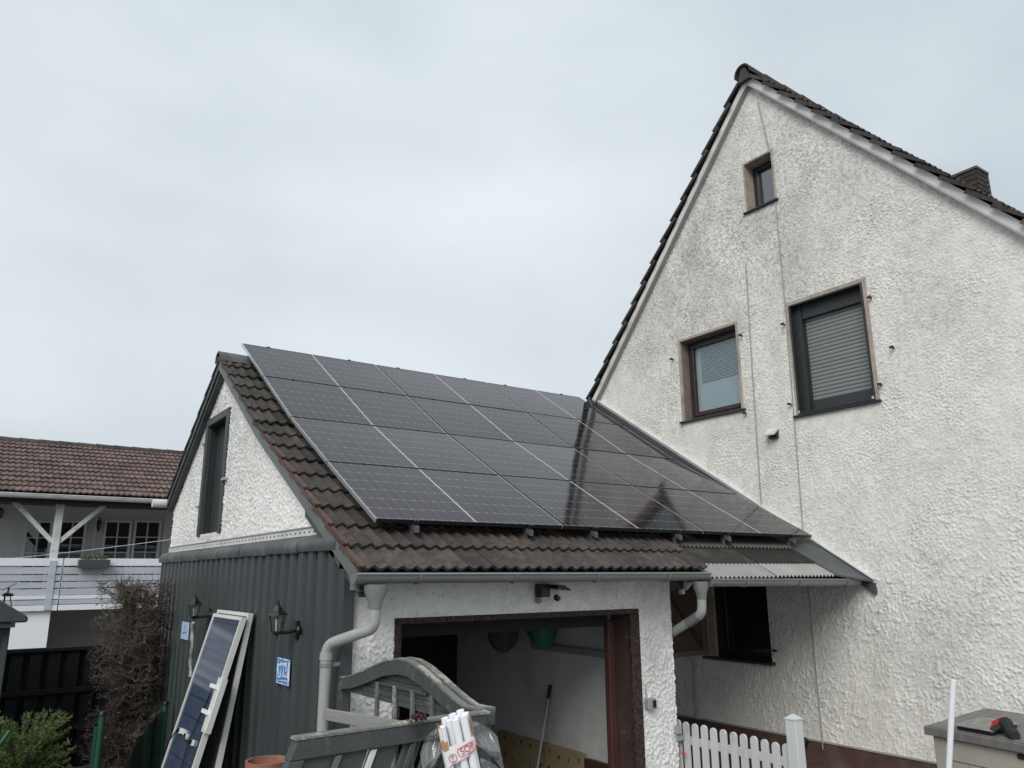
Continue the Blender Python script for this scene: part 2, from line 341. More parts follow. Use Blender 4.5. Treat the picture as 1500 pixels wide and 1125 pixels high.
mat('rail_grey', (0.44, 0.47, 0.52), 0.7, 0.10, 3, 0.2, 30, dirt=(0.36, 0.38, 0.42), dscale=2, stretch=(0.4, 1, 3))
mat('rail_white', (0.72, 0.75, 0.80), 0.7, 0.06, 3, 0.2, 30)
mat('post_white', (0.62, 0.63, 0.63), 0.7, 0.12, 5, 0.3, 40, dirt=(0.42, 0.42, 0.42), dscale=6)
mat('window_white', (0.60, 0.61, 0.60), 0.5, 0.04, 4)
mat('teal', (0.018, 0.13, 0.115), 0.5, 0.1, 8)
mat('dark_wicker', (0.07, 0.062, 0.056), 0.9, 0.3, 20)
mat('osb', (0.30, 0.235, 0.135), 0.85, 0.12, 4, 0.2, 60)
mat('ink', (0.02, 0.018, 0.015), 0.8, 0.1, 5)
mat('brick', (0.042, 0.030, 0.027), 0.9, 0.3, 9, 0.6, 80)
mat('mortar', (0.12, 0.112, 0.10), 0.95, 0.1, 9)
mat('lead', (0.075, 0.082, 0.090), 0.5, 0.1, 5)
mat('paving', (0.20, 0.195, 0.185), 0.9, 0.15, 3, 0.5, 60, dirt=(0.13, 0.125, 0.12), dscale=0.8)
mat('dried_flower', (0.065, 0.022, 0.024), 0.95, 0.4, 30)
mat('cable_grey', (0.30, 0.30, 0.29), 0.7, 0.1, 5)
mat('cable_black', (0.01, 0.01, 0.012), 0.5, 0.1, 5)
mat('foil', (0.55, 0.56, 0.56), 0.35, 0.2, 20, 0.6, 60, metal=0.4)
mat('moss', (0.022, 0.026, 0.014), 1.0, 0.4, 40, 0.8, 150)
mat('dead_leaf', (0.12, 0.07, 0.04), 0.9, 0.4, 30)
mat('leaf', (0.06, 0.10, 0.035), 0.7, 0.4, 20)
mat('lamp_white', (0.70, 0.71, 0.70), 0.4, 0.05, 5)
glass_mat('pane', (0.90, 0.95, 0.97)); glass_mat('dark_pane', (0.55, 0.58, 0.60), 0.02); glass_mat('lamp_glass', (0.8, 0.82, 0.8), 0.03)
glass_mat('attic_pane', (0.5, 0.52, 0.56), 0.13)
glass_mat('clear_film', (0.95, 0.95, 0.96), 0.02, 0.16)

def pv_mat(name, half_w, h, cols, rows, base, line, lw, rough, ior=1.385):
    """cells behind glass (flat print): object space, x 0..half_w, y 0..h"""
    m = bpy.data.materials.new(name); m.use_nodes = True; nt = m.node_tree; N = nt.nodes; L = nt.links
    b = N['Principled BSDF']; b.inputs['Roughness'].default_value = rough; b.inputs['IOR'].default_value = ior; b.inputs['Specular Tint'].default_value = (1.0, 0.885, 0.94, 1)
    tc = N.new('ShaderNodeTexCoord'); sx = N.new('ShaderNodeSeparateXYZ'); L.new(tc.outputs['Object'], sx.inputs[0])
    def mth(op, a, b_=None):
        x = N.new('ShaderNodeMath'); x.operation = op
        for i, q in enumerate((a, b_)):
            if q is None: continue
            if isinstance(q, (int, float)): x.inputs[i].default_value = q
            else: L.new(q, x.inputs[i])
        return x.outputs[0]
    def dist(o, pitch):   # distance in metres to the nearest cell edge
        fr = mth('FRACT', mth('DIVIDE', o, pitch)); return mth('MULTIPLY', mth('SUBTRACT', 0.5, mth('ABSOLUTE', mth('SUBTRACT', fr, 0.5))), pitch)
    dx = dist(sx.outputs['X'], half_w/cols); dy = dist(sx.outputs['Y'], h/rows)
    lx = mth('MULTIPLY', mth('LESS_THAN', dx, lw*0.42), 0.30); ly = mth('LESS_THAN', dy, lw*0.5)
    dm = mth('LESS_THAN', mth('ADD', dx, dy), 0.0105)          # bright corner diamonds
    fac = mth('MAXIMUM', mth('MAXIMUM', lx, mth('MULTIPLY', ly, 0.75)), dm)
    bus = mth('MULTIPLY', mth('LESS_THAN', dist(sx.outputs['X'], half_w/cols/1.0), -1), 1)
    oi = N.new('ShaderNodeObjectInfo')
    nz = N.new('ShaderNodeTexNoise'); nz.inputs['Scale'].default_value = 3; L.new(tc.outputs['Object'], nz.inputs['Vector'])
    mr = N.new('ShaderNodeMapRange'); mr.inputs['To Min'].default_value = 0.7; mr.inputs['To Max'].default_value = 1.35; L.new(nz.outputs[0], mr.inputs['Value'])
    vm = N.new('ShaderNodeVectorMath'); vm.operation = 'SCALE'; vm.inputs[0].default_value = base; L.new(mr.outputs[0], vm.inputs['Scale'])
    x = N.new('ShaderNodeMix'); x.data_type = 'RGBA'; L.new(fac, x.inputs[0]); L.new(vm.outputs[0], x.inputs[6]); x.inputs[7].default_value = (*line, 1)
    # dried drip marks and dust, running down the slope
    mpd = N.new('ShaderNodeMapping'); mpd.inputs['Scale'].default_value = (14, 1.6, 1); L.new(tc.outputs['Object'], mpd.inputs[0])
    av = N.new('ShaderNodeVectorMath'); av.operation = 'ADD'; L.new(mpd.outputs[0], av.inputs[0]); cb = N.new('ShaderNodeCombineXYZ'); L.new(mth('MULTIPLY', oi.outputs['Random'], 40.0), cb.inputs[2]); L.new(cb.outputs[0], av.inputs[1])
    nd = N.new('ShaderNodeTexNoise'); nd.inputs['Scale'].default_value = 1.0; nd.inputs['Detail'].default_value = 7; nd.inputs['Roughness'].default_value = 0.7; L.new(av.outputs[0], nd.inputs['Vector'])
    rd = N.new('ShaderNodeMapRange'); rd.inputs['From Min'].default_value = 0.45; rd.inputs['From Max'].default_value = 0.8; rd.inputs['To Max'].default_value = 0.035; L.new(nd.outputs[0], rd.inputs['Value'])
    xd = N.new('ShaderNodeMix'); xd.data_type = 'RGBA'; L.new(rd.outputs[0], xd.inputs[0]); L.new(x.outputs[2], xd.inputs[6]); xd.inputs[7].default_value = (0.30, 0.28, 0.26, 1)
    L.new(xd.outputs[2], b.inputs['Base Color'])
    # thin rain film and dust: roughness drifts over the glass
    n2 = N.new('ShaderNodeTexNoise'); n2.inputs['Scale'].default_value = 5; n2.inputs['Detail'].default_value = 6; L.new(tc.outputs['Object'], n2.inputs['Vector'])
    r2 = N.new('ShaderNodeMapRange'); r2.inputs['To Min'].default_value = rough*0.6; r2.inputs['To Max'].default_value = rough*1.6; L.new(n2.outputs[0], r2.inputs['Value']); L.new(r2.outputs[0], b.inputs['Roughness'])
    MATS[name] = m; return m

# ------------------------------------------------------------------ ground
g = MB().add([(-150, -150, 0), (150, -150, 0), (150, 150, 0), (-150, 150, 0)], [(0, 1, 2, 3)]).build('ground', 'paving'); g['kind'] = 'structure'

b_ = MB().add([(-6, 6.5, 0.004), (2.18, 6.5, 0.004), (2.18, 17.5, 0.004), (-6, 17.5, 0.004)], [(0, 1, 2, 3)]).build('garden_bed', 'soil'); b_['kind'] = 'structure'
# ------------------------------------------------------------------ roof geometry shared by garage, panels and lean-to
PW, PH, PG = 1.762, 1.134, 0.020
ANG = [0.566084, 0.566682, 0.509394, 0.498479]
PX0, PY0, PZ0 = 2.4754, 9.2313, 5.1516
ROW = [(PY0, PZ0)]
for i, t in enumerate(ANG):
    l = PH+PG if i in (1, 2) else PH+PG/2
    ROW.append((ROW[-1][0]-l*math.cos(t), ROW[-1][1]-l*math.sin(t)))
RIDGE = (9.0, 4.851); KINK = (7.36, 3.808); EAVE = (4.87, 2.435); REAR = (11.15, 3.40)
AU = math.atan2(RIDGE[1]-KINK[1], RIDGE[0]-KINK[0]); AL = math.atan2(KINK[1]-EAVE[1], KINK[0]-EAVE[0]); AR = math.atan2(RIDGE[1]-REAR[1], REAR[0]-RIDGE[0])
LU = math.hypot(RIDGE[0]-KINK[0], RIDGE[1]-KINK[1]); LL = math.hypot(KINK[0]-EAVE[0], KINK[1]-EAVE[1]); LR = math.hypot(REAR[0]-RIDGE[0], REAR[1]-RIDGE[1])
def roof_z(y):
    if y > RIDGE[0]: return RIDGE[1]-(y-RIDGE[0])*math.tan(AR)
    if y > KINK[0]: return KINK[1]+(y-KINK[0])*math.tan(AU)
    return KINK[1]+(y-KINK[0])*math.tan(AL)
def slope_mat(x, y, z, ang, rear=False):
    """local x across, y up the slope, z out of the roof"""
    ca, sa = math.cos(ang), math.sin(ang)
    if rear: X, Y = Vector((-1, 0, 0)), Vector((0, -ca, sa))
    else: X, Y = Vector((1, 0, 0)), Vector((0, ca, sa))
    Z = X.cross(Y); m = Matrix.Identity(4)
    for i in range(3): m[i][0] = X[i]; m[i][1] = Y[i]; m[i][2] = Z[i]
    m[0][3], m[1][3], m[2][3] = x, y, z
    return m
def tile_mesh(name, m, wd, ln, lift=0.030, th=0.022, hump=0.024, seg=12, verge=None, nh=2):
    """double-trough clay tile: tail at y=0 lifted on the course below, head at y=ln"""
    mb = MB(); us = [wd*i/seg for i in range(seg+1)]
    prof = [hump*(0.5+0.5*math.cos(2*math.pi*nh*u/wd+0.35*math.sin(2*math.pi*nh*u/wd))) for u in us]
    if verge: prof = [p if i > 2 else hump*(0.9 if i != 1 else 0.45) for i, p in enumerate(prof)]
    n = seg+1
    vs = [(u, 0, lift+p) for u, p in zip(us, prof)]+[(u, ln, p) for u, p in zip(us, prof)]+[(u, 0.004, lift+p-th) for u, p in zip(us, prof)]
    fs = [(i, i+1, n+i+1, n+i) for i in range(seg)]+[(2*n+i, 2*n+i+1, i+1, i) for i in range(seg)]
    vs += [(0, ln, -th), (wd, ln, -th)]
    fs += [(0, n, 3*n, 2*n), (seg, 2*n+seg, 3*n+1, n+seg)]
    mb.add(vs, fs); me = mb.mesh(name, m)
    if verge:
        me.materials.append(MATS[verge])
        for p in me.polygons:
            if p.center.x < wd*0.24: p.material_index = 1
    return me
# ------------------------------------------------------------------ garage
YF, XG, XR, XI = 5.20, 2.28, 5.40, 5.20
D_X0, D_X1, D_Z = 2.668, 4.895, 2.062     # clear door opening
S_X0, S_X1, S_Z = 2.612, 5.004, 2.106     # outside of the plaster surround
YB = 11.1
G = thing('garage', (2.28, 5.2, 0), 'white rendered garage with tiled gable roof, open door and slate grey side cladding', 'garage')
def relief_sub(o, *a, **k):
    r = relief(*a, **k); r.parent = o; r.location = -o.location; return r
# masonry
mb = MB().box(XG, S_X0-0.0, YF+0.006, YF+0.22, 0, 2.42).box(S_X1, XR, YF+0.006, YF+0.22, 0, 2.42).box(S_X0, S_X1, YF+0.006, YF+0.22, S_Z, 2.42)
sub(G, 'front_wall', mb, 'garage_render')
mb = MB().prism([(XI, YF+0.22, 0), (XI, YB-0.2, 0), (XI, YB-0.2, roof_z(YB-0.2)-0.13), (XI, RIDGE[0], RIDGE[1]-0.13), (XI, KINK[0], KINK[1]-0.13), (XI, YF+0.22, roof_z(YF+0.22)-0.13)], (XR-XI, 0, 0)); sub(G, 'side_wall', mb, 'interior_white')
mb = MB().box(XG+0.2, XI, YB-0.2, YB, 0, 3.2); sub(G, 'rear_wall', mb, 'interior_white')
mb = MB().box(XG+0.2, XI, 8.62, 8.70, 0, 2.4); sub(G, 'dark_back_wall', mb, 'dark_room')  # unlit depth of the garage put into this wall's near-black colour
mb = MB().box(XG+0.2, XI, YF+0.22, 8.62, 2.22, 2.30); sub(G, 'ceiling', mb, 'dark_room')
gp = [(XG+0.006, YF+0.22, 0), (XG+0.006, YB, 0), (XG+0.006, YB, roof_z(YB)-0.10), (XG+0.006, RIDGE[0], RIDGE[1]-0.12), (XG+0.006, KINK[0], KINK[1]-0.12), (XG+0.006, YF+0.22, roof_z(YF+0.22)-0.12)]
W_Y0, W_Y1, W_Z0, W_Z1 = 8.755, 9.61, 2.88, 4.175
mb = MB()     # gable masonry in pieces round the hatch
def gz(y): return roof_z(y)-0.12
X0, X1 = XG+0.006, XG+0.2
mb.prism([(X0, YF+0.22, 0), (X0, W_Y0, 0), (X0, W_Y0, gz(W_Y0)), (X0, KINK[0], gz(KINK[0])), (X0, YF+0.22, gz(YF+0.22))], (X1-X0, 0, 0))
mb.prism([(X0, W_Y1, 0), (X0, YB, 0), (X0, YB, gz(YB)), (X0, W_Y1, gz(W_Y1))], (X1-X0, 0, 0))
mb.prism([(X0, W_Y0, 0), (X0, W_Y1, 0), (X0, W_Y1, W_Z0), (X0, W_Y0, W_Z0)], (X1-X0, 0, 0))
mb.prism([(X0, W_Y0, W_Z1), (X0, W_Y1, W_Z1), (X0, W_Y1, gz(W_Y1)), (X0, RIDGE[0], gz(RIDGE[0])), (X0, W_Y0, gz(W_Y0))], (X1-X0, 0, 0))
sub(G, 'gable_wall', mb, 'garage_render')
# thrown render on the front
def h_front(U, V, du):
    a = bandnoise(*U.shape, du, 0.062, 0.095, 0.5, 0.7); b = bandnoise(*U.shape, du, 0.04, 0.05)
    k = sst(V, 1.85, 2.15)          # smoother above the door
    return 0.010*(1-sst(np.abs(a), 0.05, 0.5))*(1-0.8*k)+0.006*sst(b, 0.4, 1.3)*(1-0.5*k)
relief_sub(G, 'front_render', 'garage_render', None, (XG-0.02, YF, 0.0), (1, 0, 0), (0, -1, 0), XR-XG+0.03, 2.42, 0.0085,
           lambda U, V: ~((U+XG-0.02 > S_X0+0.01) & (U+XG-0.02 < S_X1-0.01) & (V < S_Z-0.01)), h_front)
def h_gable(U, V, du):
    a = bandnoise(*U.shape, du, 0.048, 0.048, 0, 0.8); b = bandnoise(*U.shape, du, 0.026, 0.03, 0.3)
    return 0.011*sst(a, -0.2, 1.2)+0.005*sst(b, 0, 1.2)
def keep_gable(U, V):
    y = YB-U; z = V+2.55
    rz = np.where(y > RIDGE[0], RIDGE[1]-(y-RIDGE[0])*math.tan(AR), np.where(y > KINK[0], KINK[1]+(y-KINK[0])*math.tan(AU), KINK[1]+(y-KINK[0])*math.tan(AL)))
    return (z < rz-0.06) & ~((y > W_Y0-0.03) & (y < W_Y1+0.03) & (z > W_Z0-0.0) & (z < W_Z1+0.03))
relief_sub(G, 'gable_render', 'garage_render', None, (XG, YB, 2.55), (0, -1, 0), (-1, 0, 0), YB-YF, 2.35, 0.011, keep_gable, h_gable)
# hatch in the gable
fr = MB()
for y0, y1, z0, z1 in ((W_Y0-0.06, W_Y0+0.03, W_Z0-0.02, W_Z1+0.07), (W_Y1-0.03, W_Y1+0.06, W_Z0-0.02, W_Z1+0.07), (W_Y0+0.03, W_Y1-0.03, W_Z1-0.02, W_Z1+0.07)):
    fr.box(XG-0.03, XG+0.195, y0, y1, z0, z1)
fr.v = [(x if x < XG else XG+0.03, y, z) for x, y, z in fr.v]
hatch = sub(G, 'hatch_frame', fr, 'slate_paint', bevel=0.006, label='slate grey frame of the tall hatch in the gable')
sub(G, 'hatch_reveal', MB().box(XG+0.031, XG+0.199, W_Y0-0.0, W_Y0+0.03, W_Z0, W_Z1).box(XG+0.031, XG+0.199, W_Y1-0.03, W_Y1, W_Z0, W_Z1).box(XG+0.031, XG+0.199, W_Y0+0.03, W_Y1-0.03, W_Z1-0.02, W_Z1), 'anthracite')
for i in range(6):
    yy = W_Y0+0.03+i*0.15
    sub(G, 'hatch_board', MB().box(XG+0.10, XG+0.12, yy+0.004, yy+0.146, W_Z0, W_Z1-0.02), 'anthracite', bevel=0.006)
sub(G, 'hatch_hook', MB().box(XG-0.05, XG-0.01, W_Y0-0.17, W_Y0-0.05, 3.42, 3.445), 'alu_dull')
sub(G, 'hatch_latch', MB().box(XG-0.05, XG-0.01, W_Y1+0.06, W_Y1+0.14, 3.20, 3.22), 'alu_dull')
sub(G, 'hatch_latch', MB().box(XG-0.05, XG-0.01, W_Y1+0.06, W_Y1+0.14, 3.95, 3.97), 'alu_dull')
# door surround, jamb, timber frame, door leaf lifted under the ceiling
mb = MB().box(S_X0, D_X0, YF-0.012, YF+0.20, 0, D_Z).box(D_X1, S_X1, YF-0.012, YF+0.035, 0, D_Z).box(S_X0, S_X1, YF-0.012, YF+0.20, D_Z, S_Z)
sub(G, 'door_surround', mb, 'mosaic_plaster', bevel=0.006, label='brown speckled plaster band round the door')
sub(G, 'door_jamb', MB().box(D_X1+0.002, S_X1, YF+0.036, YF+0.25, 0, D_Z-0.003), 'brown_jamb')
sub(G, 'door_frame', MB().box(D_X1-0.075, D_X1, YF+0.20, YF+0.27, 0, 2.0), 'brown_wood', bevel=0.006)
sub(G, 'door_frame', MB().box(D_X0+0.002, D_X0+0.06, YF+0.205, YF+0.26, 0, 2.0), 'brown_wood', bevel=0.006)
sub(G, 'door_leaf', MB().bar((3.76, YF+0.28, 2.09), (3.76, YF+2.2, 2.16), (1.02, 0, 0), (0, 0, 0.02)), 'brown_frame', label='brown up and over door leaf raised under the ceiling')
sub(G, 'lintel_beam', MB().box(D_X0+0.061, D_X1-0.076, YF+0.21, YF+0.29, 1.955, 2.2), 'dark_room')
a0, a1 = ony(887, 912, 5.52), ony(897, 1085, 5.52)
sub(G, 'lift_arm', MB().bar(a0, a1, (0.014, 0, 0), (0, 0.012, 0)), 'brown_wood')
sub(G, 'lift_arm_bracket', MB().box(a1.x-0.03, a1.x+0.05, 5.49, 5.53, a1.z+0.06, a1.z+0.16).box(a1.x-0.02, a1.x+0.03, 5.48, 5.52, a1.z-0.10, a1.z+0.05), 'brown_wood')
sub(G, 'guide_box', MB().box(XI-0.06, XI, 5.60, 5.78, 1.40, 1.52), 'pipe_grey', bevel=0.005)
# roof deck, battens, barge boards
RX0, RX1 = 2.17, 5.545
mb = MB()
for (ya, yb) in ((EAVE[0]+0.03, KINK[0]), (KINK[0], RIDGE[0])):
    mb.prism([(RX0+0.03, ya, roof_z(ya)-0.03), (RX0+0.03, yb, roof_z(yb)-0.03), (RX0+0.03, yb, roof_z(yb)-0.10), (RX0+0.03, ya, roof_z(ya)-0.10)], (RX1-RX0-0.05, 0, 0))
mb.prism([(RX0+0.02, RIDGE[0], RIDGE[1]-0.03), (RX0+0.02, REAR[0], REAR[1]-0.0), (RX0+0.02, REAR[0], REAR[1]-0.09), (RX0+0.02, RIDGE[0], RIDGE[1]-0.10)], (7.9-RX0-0.02, 0, 0))
roof = sub(G, 'roof', mb, 'dark_room')
GB = G.location
def loc(m): m = m.copy(); m[0][3] -= GB.x; m[1][3] -= GB.y; m[2][3] -= GB.z; return m
TW, TC = 0.211, 0.325
tA = tile_mesh('tile', 'old_tile', TW-0.002, 0.385); tV = tile_mesh('tile', 'old_tile', TW-0.002, 0.385, verge='tile_red'); tL = tile_mesh('tile', 'tile_lichen', TW-0.002, 0.385)
tD = tile_mesh('tile', 'old_tile', TW-0.002, 0.385, verge='tile_lichen'); tLV = tile_mesh('tile', 'tile_lichen', TW-0.002, 0.385, verge='tile_red')
ncol = 16; k = 0; s = 0.0
while s < LU+LL-0.06:
    # s measured up from the eave
    if s < LL: y = EAVE[0]+s*math.cos(AL); ang = AL
    else: y = KINK[0]+(s-LL)*math.cos(AU); ang = AU
    z = roof_z(y)
    for c in range(ncol):
        m = slope_mat(RX0+c*TW+random.uniform(-.002, .002), y+random.uniform(-.004, .004), z-0.012+random.uniform(-.002, .003), ang+random.uniform(-.006, .006))
        low = k < 2
        me = (tLV if c == 0 else tL) if low else ((tV if k < 8 else tD) if c == 0 else (tL if random.random() < 0.25 else tA))
        obj('tile', me, roof, mw=loc(m))
    s += TC; k += 1
# moss cushions in the tile joints, thickest along the verge
mo = MB(); rm_ = random.Random(12); s = TC
while s < LU+LL-0.1:
    if s < LL: y = EAVE[0]+s*math.cos(AL); ang = AL
    else: y = KINK[0]+(s-LL)*math.cos(AU); ang = AU
    for _ in range(16):
        u = abs(rm_.gauss(0, 0.22)) if rm_.random() < 0.75 else rm_.uniform(0, 3.3)
        r0 = rm_.uniform(0.006, 0.017); yy = y+rm_.uniform(-.02, .006)
        mo.lathe([(r0*0.9, -0.004), (r0, r0*0.4), (r0*0.55, r0*0.85), (0, r0)], (RX0+0.012+u, yy, roof_z(yy)+0.012), 6, (0, -math.sin(ang), math.cos(ang)))
    s += TC
sub(roof, 'moss', mo, 'moss')['kind'] = 'stuff'
for i in range(8):
    y = REAR[0]-i*TC*math.cos(AR)
    for c in range(2):
        obj('tile', tA, roof, mw=loc(slope_mat(RX0+TW*(c+1), y, roof_z(y)-0.01, AR, True)))
rme = MB(); 
pr_ = [(0.108*math.cos(t), 0.112*math.sin(t)) for t in np.linspace(-0.15, math.pi+0.15, 11)]; pi_ = [(x*0.84, z*0.84) for x, z in pr_]
n = 11; vs = []
for xx, scl in ((0, 1.0), (0.40, 0.93)):
    vs += [(xx, y*scl, z*scl) for y, z in pr_]+[(xx, y*scl, z*scl) for y, z in pi_]
fs = [(i, i+1, 2*n+i+1, 2*n+i) for i in range(n-1)]+[(i, n+i, n+i+1, i+1) for i in range(n-1)]+[(n+i, 3*n+i, 3*n+i+1, n+i+1) for i in range(n-1)]
rmesh = MB().add(vs, fs).mesh('ridge_tile', 'cap_tile', smooth=True)
for i in range(15):
    obj('ridge_tile', rmesh, roof, mw=loc(Matrix.Translation((2.155+i*0.385, RIDGE[0], RIDGE[1]-0.015+random.uniform(-.004, .004)))))
def barge(pts, x0, x1, wd, name, m):
    A = [(x0, y, z) for y, z in pts]; B = [(x0, y, z-wd) for y, z in pts]
    sub(G, name, MB().strip(A, B, (x1-x0, 0, 0)), m)
fp = [(RIDGE[0], RIDGE[1]-0.02)]+[(y, roof_z(y)-0.02) for y in np.linspace(RIDGE[0]-0.1, EAVE[0]+0.05, 12)]
barge(fp, RX0+0.012, XG-0.03, 0.105, 'barge_board', 'barge_paint')
barge([(RIDGE[0]+0.002, RIDGE[1]-0.02), (REAR[0]-0.03, REAR[1]-0.01)], RX0+0.012, RX0+0.05, 0.085, 'barge_board', 'slate_paint')
barge([(RIDGE[0]+0.0, RIDGE[1]-0.118), (REAR[0]-0.03, REAR[1]-0.10)], RX0+0.03, XG-0.02, 0.045, 'barge_moulding', 'slate_paint')
barge([(y, z-0.108) for y, z in fp[9:]], RX0+0.035, XG-0.005, 0.07, 'eave_trim', 'slate_paint')
sub(G, 'barge_end', MB().prism([(RX0+0.012, 4.93, 2.31), (RX0+0.012, 5.02, 2.31), (RX0+0.012, 5.02, 2.36), (RX0+0.012, 4.90, 2.30)], (0.05, 0, 0)), 'barge_paint')
sub(G, 'eave_board', MB().box(RX0+0.06, RX1-0.02, 4.94, 4.97, 2.372, 2.425), 'dark_room')
# rear gutter end
sub(G, 'rear_gutter', MB().tube([(2.02, 11.22, 3.36), (7.0, 11.22, 3.36)], 0.055, 10), 'trim_white', smooth=True)
# cladding: trapezoid sheets, capping tiles, perforated strip
CX = 2.205; P = 0.207
prof1 = [(0.0, 0), (0.098, 0), (0.112, 0.050), (0.190, 0.050), (0.207, 0)]
y = 5.17; sheet = 0
while y < 11.15:
    nr = 5; pts = []
    for r_ in range(nr):
        for dy, dx in prof1[:-1]: pts.append((y+r_*P+dy, dx))
    pts.append((y+nr*P, 0)); pts = [(min(a_, 11.2), b_) for a_, b_ in pts]
    A = [(CX+dx, yy, 0.04) for yy, dx in pts]; B = [(CX+dx, yy, 2.615) for yy, dx in pts]
    sub(G, 'cladding_sheet', MB().strip(A, B, (0.0025, 0, 0)), 'cladding'); y += nr*P
sub(G, 'corner_trim', MB().box(CX-0.004, XG-0.0, YF-0.045, YF-0.035, 0.04, 2.47).box(CX-0.006, CX-0.004, YF-0.045, YF+0.04, 0.04, 2.45), 'cladding')
y = 5.30; cp = [(2.188, 2.585), (2.178, 2.62), (2.186, 2.655), (2.215, 2.69), (2.265, 2.715), (2.275, 2.715), (2.275, 2.60), (2.21, 2.585)]
while y < 11.25:
    y1 = min(y+0.78, 11.27); f0, f1 = 1.0, 0.0
    vs = [(px-0.006, y, pz-0.004) for px, pz in cp]+[(px+0.004, y1+0.03, pz+0.004) for px, pz in cp]; q = len(cp)
    mb = MB().add(vs, [tuple(range(q-1, -1, -1)), tuple(range(q, 2*q))]+[(i, (i+1) % q, q+(i+1) % q, q+i) for i in range(q)])
    sub(G, 'cap_tile', mb, 'cap_tile', smooth=True); y += 0.78
st = MB().box(XG-0.022, XG-0.014, 5.45, YB, 2.715, 2.775)
st = sub(G, 'render_stop_strip', st, 'trim_white')
hb = MB()
for i in range(52): yy = 5.6+i*0.105; hb.box(XG-0.0245, XG-0.0215, yy, yy+0.022, 2.738, 2.750)
o = hb; base = G.location; hb.v = [(x-base.x, y-base.y, z-base.z) for x, y, z in hb.v]; ho = hb.build('punched_holes', 'ink', st)
sub(G, 'strip_lip', MB().box(XG-0.032, XG-0.014, 5.45, YB, 2.777, 2.786), 'fascia_edge')
# gutters and downpipes
def gutter(o, x0, x1, y, z0, z1, r=0.057, m='zinc'):
    th = [math.pi*(1+i/10) for i in range(11)]
    oc = [(y+r*math.cos(t), r*math.sin(t)) for t in th]; ic = [(y+(r-.004)*math.cos(t), (r-.004)*math.sin(t)) for t in th]
    A = MB(); nn = 11
    vs = [(x0, a_, z0+b_) for a_, b_ in oc]+[(x1, a_, z1+b_) for a_, b_ in oc]+[(x0, a_, z0+b_) for a_, b_ in ic]+[(x1, a_, z1+b_) for a_, b_ in ic]
    fs = [(i, i+1, nn+i+1, nn+i) for i in range(nn-1)]+[(2*nn+i+1, 2*nn+i, 3*nn+i, 3*nn+i+1) for i in range(nn-1)]+[(0, nn, 3*nn, 2*nn), (nn-1, 3*nn-1, 4*nn-1, 2*nn-1)]
    A.add(vs, fs); gt = sub(o, 'gutter', A, m, smooth=True)
    def child(nm, mb):
        bb = Vector((0, 0, 0)); p = gt
        while p is not None: bb += p.location; p = p.parent
        mb.v = [(a_-bb.x, b_-bb.y, c_-bb.z) for a_, b_, c_ in mb.v]; return mb.build(nm, m, gt, smooth=True)
    child('rolled_rim', MB().tube([(x0, y-r, z0+0.004), (x1, y-r, z1+0.004)], 0.010, 8))
    child('end_cap', MB().prism([(x0-0.004, a_, z0+b_) for a_, b_ in oc]+[(x0-0.004, y-r, z0+.014)], (0.006, 0, 0)))
    child('end_cap', MB().prism([(x1-0.002, a_, z1+b_) for a_, b_ in oc], (0.006, 0, 0)))
    nb = int((x1-x0)/0.82); 
    for i in range(nb+1):
        xx = x0+0.45+i*0.80
        if xx > x1-0.1: break
        zz = z0+(z1-z0)*(xx-x0)/(x1-x0)
        child('bracket', MB().strip([(xx, y+(r+.003)*math.cos(t), zz+(r+.003)*math.sin(t)) for t in th], [(xx, y+(r+.008)*math.cos(t), zz+(r+.008)*math.sin(t)) for t in th], (0.022, 0, 0)))
    return gt
GY = 4.835
gutter(G, 2.125, 5.50, GY, 2.408, 2.400)
h0 = ony(549, 850, GY)
def hopper(o, x, y, z):
    mb = MB(); vs = []
    for hw, hd, zz in ((0.085, 0.056, z), (0.080, 0.054, z-0.05), (0.045, 0.045, z-0.115), (0.041, 0.041, z-0.155)):
        vs += [(x+hw*math.cos(t), y+hd*math.sin(t), zz) for t in np.linspace(0, 2*math.pi, 12, endpoint=False)]
    fs = [(i*12+j, i*12+(j+1) % 12, (i+1)*12+(j+1) % 12, (i+1)*12+j) for i in range(3) for j in range(12)]+[tuple(range(11, -1, -1))]
    mb.add(vs, fs); sub(o, 'gutter_outlet', mb, 'zinc', smooth=True)
def bez(pts, n=6):
    """polyline with rounded corners"""
    P_ = [Vector(p) for p in pts]; o = [P_[0]]
    for i in range(1, len(P_)-1):
        a_, b_, c_ = P_[i-1], P_[i], P_[i+1]; r = min((b_-a_).length, (c_-b_).length, 0.28)*0.45
        s_ = b_+(a_-b_).normalized()*r; e_ = b_+(c_-b_).normalized()*r
        o += [s_.lerp(b_, t).lerp(b_.lerp(e_, t), t) for t in np.linspace(0, 1, n)]
    return o+[P_[-1]]
hx = 2.285
hopper(G, hx, GY, 2.345)
dp = bez([(hx, GY, 2.19), (hx, GY, 2.07), (2.10, 5.17, 1.955), (2.10, 5.17, 1.80)])
sub(G, 'downpipe_elbow', MB().tube(dp, 0.037, 14), 'pipe_grey', smooth=True)
sub(G, 'downpipe', MB().tube([(2.10, 5.17, 1.86), (2.10, 5.17, 0.05)], 0.038, 14), 'pipe_grey', smooth=True)
sub(G, 'pipe_collar', MB().tube([(2.10, 5.17, 1.905), (2.10, 5.17, 1.86)], 0.0435, 14), 'pipe_grey', smooth=True)
sub(G, 'pipe_clamp', MB().tube([(2.10, 5.17, 1.84), (2.10, 5.17, 1.815)], 0.042, 14).box(2.14, CX+0.01, 5.165, 5.175, 1.815, 1.84), 'zinc')
hopper(G, 5.425, GY, 2.335)
d2 = bez([(5.425, GY, 2.19), (5.43, GY+0.01, 2.06), (5.475, 5.42, 1.80), (5.475, 5.43, 0.05)])
sub(G, 'downpipe', MB().tube(d2, 0.040, 14), 'pipe_grey', smooth=True)
